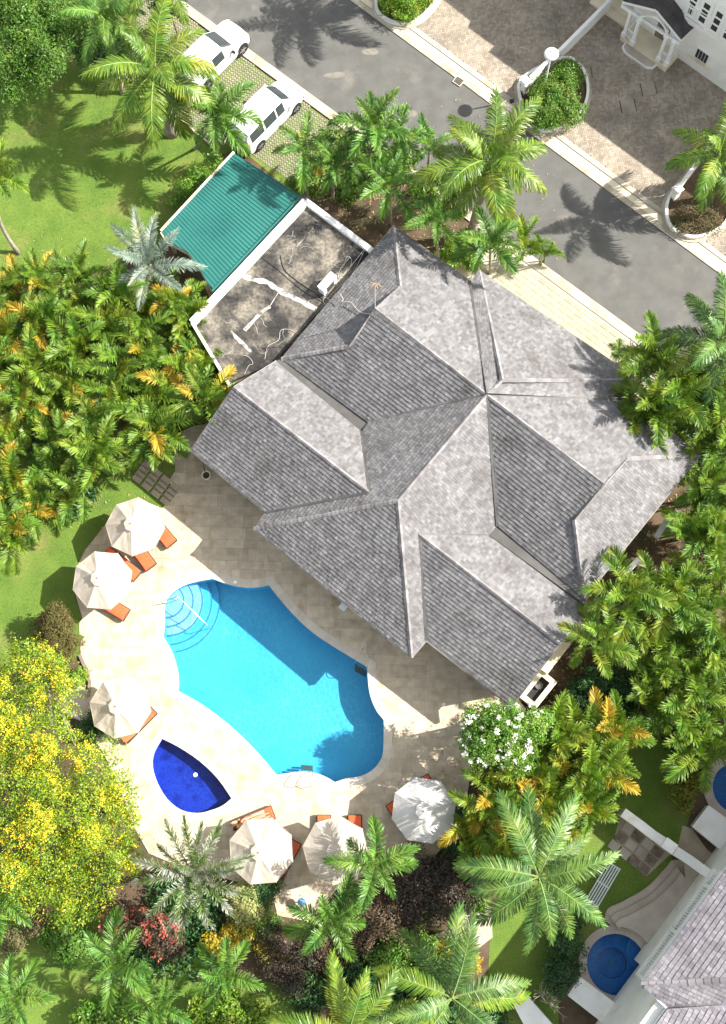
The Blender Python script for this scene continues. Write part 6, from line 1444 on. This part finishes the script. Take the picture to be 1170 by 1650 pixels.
# bushes: (name, blobs, n, size, material, label, cat)
BL = [
 ('bronze_shrub', [(590,1470,1.0,36),(625,1490,1.0,34),(575,1510,.9,32),(640,1455,.9,26)], 9000, .05, 'purple', 'bronze brown leafed shrub between the two lower small palms', 'shrub'),
 ('maroon_shrub', [(680,1420,1.1,44),(720,1410,1.1,38),(660,1460,1.0,38),(715,1455,1.0,36),(750,1440,.9,26)], 12000, .05, 'maroon', 'very dark maroon shrub mass below the whitest umbrella', 'shrub'),
 ('maroon_shrub', [(450,1540,.9,30),(470,1575,.8,28),(440,1510,.8,24),(490,1545,.8,24)], 7000, .045, 'maroon', 'dark speckled shrub left of the star palm by the blue table', 'shrub'),
 ('bronze_shrub', [(545,1540,.8,30),(520,1525,.8,20)], 4500, .045, 'purple', 'brown leafed shrub under the lower star palm', 'shrub'),
 ('variegated_shrub', [(398,1462,.9,28),(385,1440,.8,18)], 6500, .04, 'varieg', 'rounded pale yellow variegated shrub below the bathers umbrella', 'shrub'),
 ('round_hedge', [(420,1440,.7,24),(440,1425,.6,16)], 5000, .035, 'darkbush', 'dark green rounded bush touching the bathers umbrella', 'bush'),
 ('round_hedge', [(430,1487,.6,22)], 3500, .04, 'hedge', 'small mid green bush beside the pale variegated shrub', 'bush'),
 ('croton_bush', [(375,1505,.7,18),(395,1500,.7,16),(345,1520,.7,16),(360,1525,.6,16)], 3600, .07, 'croton', 'yellow and orange croton bush beside the silvery palm', 'bush'),
 ('croton_bush', [(440,1538,.7,14),(425,1525,.7,12),(455,1548,.6,10)], 2200, .065, 'croton', 'small bright yellow croton beside the dark speckled shrub', 'bush'),
 ('croton_bush', [(745,1545,1.0,22),(725,1530,.9,20),(762,1552,.9,12)], 3600, .07, 'croton', 'yellow croton above the coconut palm at the bottom', 'bush'),
 ('leafy_shrub', [(640,1530,.9,34),(680,1530,.9,34),(700,1560,.8,30),(610,1550,.8,26)], 9000, .06, 'hedge', 'mixed mid green shrub between the bronze shrub and the croton', 'shrub'),
 ('leafy_shrub', [(590,1575,.9,32),(560,1590,.8,30),(620,1600,.7,30),(640,1570,.7,26)], 8000, .06, 'darkbush', 'deep green shrub behind the bottom yellow green palm', 'shrub'),
 ('leafy_plants', [(370,1635,1.1,34),(325,1645,1.0,30),(415,1640,1.0,24)], 6000, .085, 'lush', 'light green large leafed plants at the bottom edge', 'plants'),
 ('leafy_plants', [(150,1640,1.0,30),(195,1632,1.0,28),(240,1650,.9,24)], 5000, .085, 'hedge', 'green leafy plants at the bottom edge under the small palms', 'plants'),
 ('fern_clump', [(100,1510,.6,34,.35),(125,1530,.5,24,.3)], 9000, .06, 'fern', 'soft round mound of bright fern on the lower left lawn', 'fern'),
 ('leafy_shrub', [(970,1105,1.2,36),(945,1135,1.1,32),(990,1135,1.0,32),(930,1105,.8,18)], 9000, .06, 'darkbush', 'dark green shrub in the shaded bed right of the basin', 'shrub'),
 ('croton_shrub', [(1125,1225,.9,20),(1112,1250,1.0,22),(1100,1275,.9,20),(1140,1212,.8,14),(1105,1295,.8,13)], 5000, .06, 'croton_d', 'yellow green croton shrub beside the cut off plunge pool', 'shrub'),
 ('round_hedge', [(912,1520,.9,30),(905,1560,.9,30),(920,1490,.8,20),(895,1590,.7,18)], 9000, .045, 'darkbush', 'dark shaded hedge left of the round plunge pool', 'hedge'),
 ('leafy_shrub', [(320,285,.7,22),(300,305,.7,20),(345,262,.6,16),(285,322,.5,12)], 6000, .045, 'hedge', 'low hedge between the lawn and the green metal roof', 'hedge'),
 ('leafy_shrub', [(740,395,.8,22),(720,420,.6,20),(760,420,.6,18)], 4500, .06, 'lush', 'bright leafy shrub on the bare soil behind the roof valley', 'shrub'),
 ('leafy_shrub', [(310,560,1.6,24),(320,535,1.5,18)], 4000, .055, 'darkbush', 'dark green leafy shrub against the corner of the flat roof wall', 'shrub'),
 ('leafy_shrub', [(65,580,1.2,34),(85,560,1.1,26)], 5000, .055, 'darkbush', 'dark green shrub in a gap of the left areca thicket', 'shrub'),
 ('leafy_shrub', [(128,1090,.35,14),(118,1098,.3,12)], 1600, .05, 'lush', 'little bright green plant beside the brown deck edging', 'plant'),
 ('leafy_shrub', [(160,1165,.7,22),(140,1175,.6,18)], 3500, .05, 'darkbush', 'dark green bush below the umbrella left of the plunge pool', 'bush'),
 ('leafy_shrub', [(1085,720,1.1,26),(1060,690,1.0,24),(1100,760,1.0,24)], 6500, .06, 'lush', 'bright green shrub close to the right roof corner', 'shrub'),
 ('leafy_shrub', [(740,1370,.8,24),(760,1400,.8,24),(745,1320,.8,18)], 5500, .06, 'darkbush', 'dark green shrub between the whitest umbrella and the coconut palm', 'shrub'),
 ('leafy_shrub', [(790,1090+300,1.0,20),(770,1455,.7,18)], 3000, .055, 'hedge', 'mid green shrub beside the pale stone path', 'shrub'),
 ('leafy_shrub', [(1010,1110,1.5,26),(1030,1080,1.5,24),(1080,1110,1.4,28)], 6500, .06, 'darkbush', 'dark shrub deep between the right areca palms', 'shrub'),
 ('leafy_shrub', [(985,1255,.6,12),(990,1280,.6,12)], 1800, .05, 'lush', 'small lime green plant at the end of the teal rail', 'plant'),
 ('leafy_shrub', [(60,1480,.5,28),(20,1520,.4,24)], 4500, .05, 'drycover', 'dry brownish low shrub between the yellow tree and the fern mound', 'shrub'),
]
for k, (nm, bl, n_, sz, m_, lab, cat_) in enumerate(BL):
    shrub(nm, [blob_px(*q) for q in bl], int(n_*.9), sz, m_, lab, cat_, 100+k, clump=8, spread=.08)
# red flowered shrub
rb = [blob_px(*q) for q in [(235,1490,.9,28),(260,1505,.9,26),(195,1470,.9,24),(280,1525,.7,16),(180,1495,.8,18)]]
r_ = shrub('red_shrub', rb, 6500, .055, 'purple', 'shrub with clusters of red leaves below the yellow flowering tree', 'shrub', 201)
flowers(r_, rb, 700, .06, 'petal_r', 202, clump=14, spread=.09)
# bare tree
bt = empty('bare_tree', tuple(G(868,1612,0)), 'leafless grey tree between the dark hedge and the bottom edge', 'tree')
b = MB(); rb_ = random.Random(8)
def branch(p, d, L, r, dep):
    q = p+d*L; b.tube([p, p.lerp(q, .5)+Vector((rb_.uniform(-.05,.05), rb_.uniform(-.05,.05), 0)), q], [r, r*.8, r*.6], 5)
    if dep:
        for k in range(3 if dep > 1 else 2): branch(q, (d+Vector((rb_.uniform(-.9,.9), rb_.uniform(-.9,.9), rb_.uniform(-.2,.5)))).normalized(), L*rb_.uniform(.6,.85), r*.6, dep-1)
branch(G(868,1612,0), Vector((.3,.1,1)).normalized(), 1.0, .07, 4); b.obj('trunk', M['trunk'], bt)

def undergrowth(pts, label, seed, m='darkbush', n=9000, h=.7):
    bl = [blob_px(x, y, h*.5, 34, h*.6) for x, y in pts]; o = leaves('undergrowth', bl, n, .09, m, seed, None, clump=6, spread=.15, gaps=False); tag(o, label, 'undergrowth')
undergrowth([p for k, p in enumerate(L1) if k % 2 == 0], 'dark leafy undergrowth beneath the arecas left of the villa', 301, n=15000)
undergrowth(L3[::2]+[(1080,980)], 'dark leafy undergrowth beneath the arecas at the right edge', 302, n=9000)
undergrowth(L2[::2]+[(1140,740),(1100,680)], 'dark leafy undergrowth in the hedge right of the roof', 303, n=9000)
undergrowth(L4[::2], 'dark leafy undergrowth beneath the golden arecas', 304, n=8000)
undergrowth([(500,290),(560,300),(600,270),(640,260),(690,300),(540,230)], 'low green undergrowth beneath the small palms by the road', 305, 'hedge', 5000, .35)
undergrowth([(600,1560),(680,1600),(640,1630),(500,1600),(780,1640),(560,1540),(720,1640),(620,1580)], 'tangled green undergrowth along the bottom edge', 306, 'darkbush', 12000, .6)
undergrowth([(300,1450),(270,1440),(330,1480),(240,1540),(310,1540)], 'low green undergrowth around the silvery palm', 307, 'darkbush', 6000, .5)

# pale worn patches on the road
for k, (pts, lab) in enumerate((([(524,120),(540,116),(555,117),(553,124),(535,126),(522,123)], 'a'), ([(586,80),(602,78),(610,83),(606,88),(590,88),(583,84)], 'b'), ([(592,70),(600,68),(604,71),(597,75),(591,73)], 'c'), ([(655,180),(668,178),(673,184),(664,189),(655,186)], 'd'))):
    vs, tr = cdt([GP(spline(pts, 3, True))]); b = MB(); slab(b, vs, tr, None, .011); tag(b.obj('road_patch', M['worn']), kind='structure')
# dry creeper roots on the flat roof
vr = random.Random(31); b = MB()
for k in range(46):
    x, y = vr.uniform(330, 560), vr.uniform(345, 590)
    if not pip((G(x, y, zr).x, G(x, y, zr).y), offset(GP(outer, zr), -.5)): continue
    a = vr.uniform(0, 6.28); pts = [(x, y)]
    for q in range(vr.randrange(3, 7)): a += vr.uniform(-.9, .9); pts.append((pts[-1][0]+6*math.cos(a), pts[-1][1]+6*math.sin(a)))
    pts = [p for p in pts if pip(tuple(G(*p, zr)[:2]), offset(GP(outer, zr), -.4))]
    if len(pts) > 2: b.tube([G(p[0], p[1], zr+.012) for p in spline(pts, 3)], vr.uniform(.005, .010), 3)
tag(b.obj('dry_vines', M['cable']), 'thin dry creeper roots scattered over the stained flat roof', 'vines', kind='stuff')
# moss and leaf litter gathered on the ground under the trees
lit = random.Random(5); mbx = MB()
for x0, y0, x1, y1, n_ in ((480,280,760,420,500), (1020,560,1170,900,500), (880,1040,1000,1160,260), (260,1420,560,1620,400), (0,380,300,860,500), (560,150,900,420,160), (700,1180,760,1380,120), (240,1340,460,1440,90)):
    for k in range(n_):
        p = G(lit.uniform(x0, x1), lit.uniform(y0, y1), .045); a = lit.uniform(0, 6.28); l = lit.uniform(.03, .09); w_ = l*.35; c_, s_2 = math.cos(a), math.sin(a)
        mbx.add([(p.x-c_*l, p.y-s_2*l, p.z), (p.x+s_2*w_, p.y-c_*w_, p.z+.012), (p.x+c_*l, p.y+s_2*l, p.z+.004), (p.x-s_2*w_, p.y+c_*w_, p.z+.01)], [(0,1,2,3)])
tag(mbx.obj('leaf_litter', M['dead']), 'dry fallen leaves scattered on soil, deck and road', 'leaves', kind='stuff')
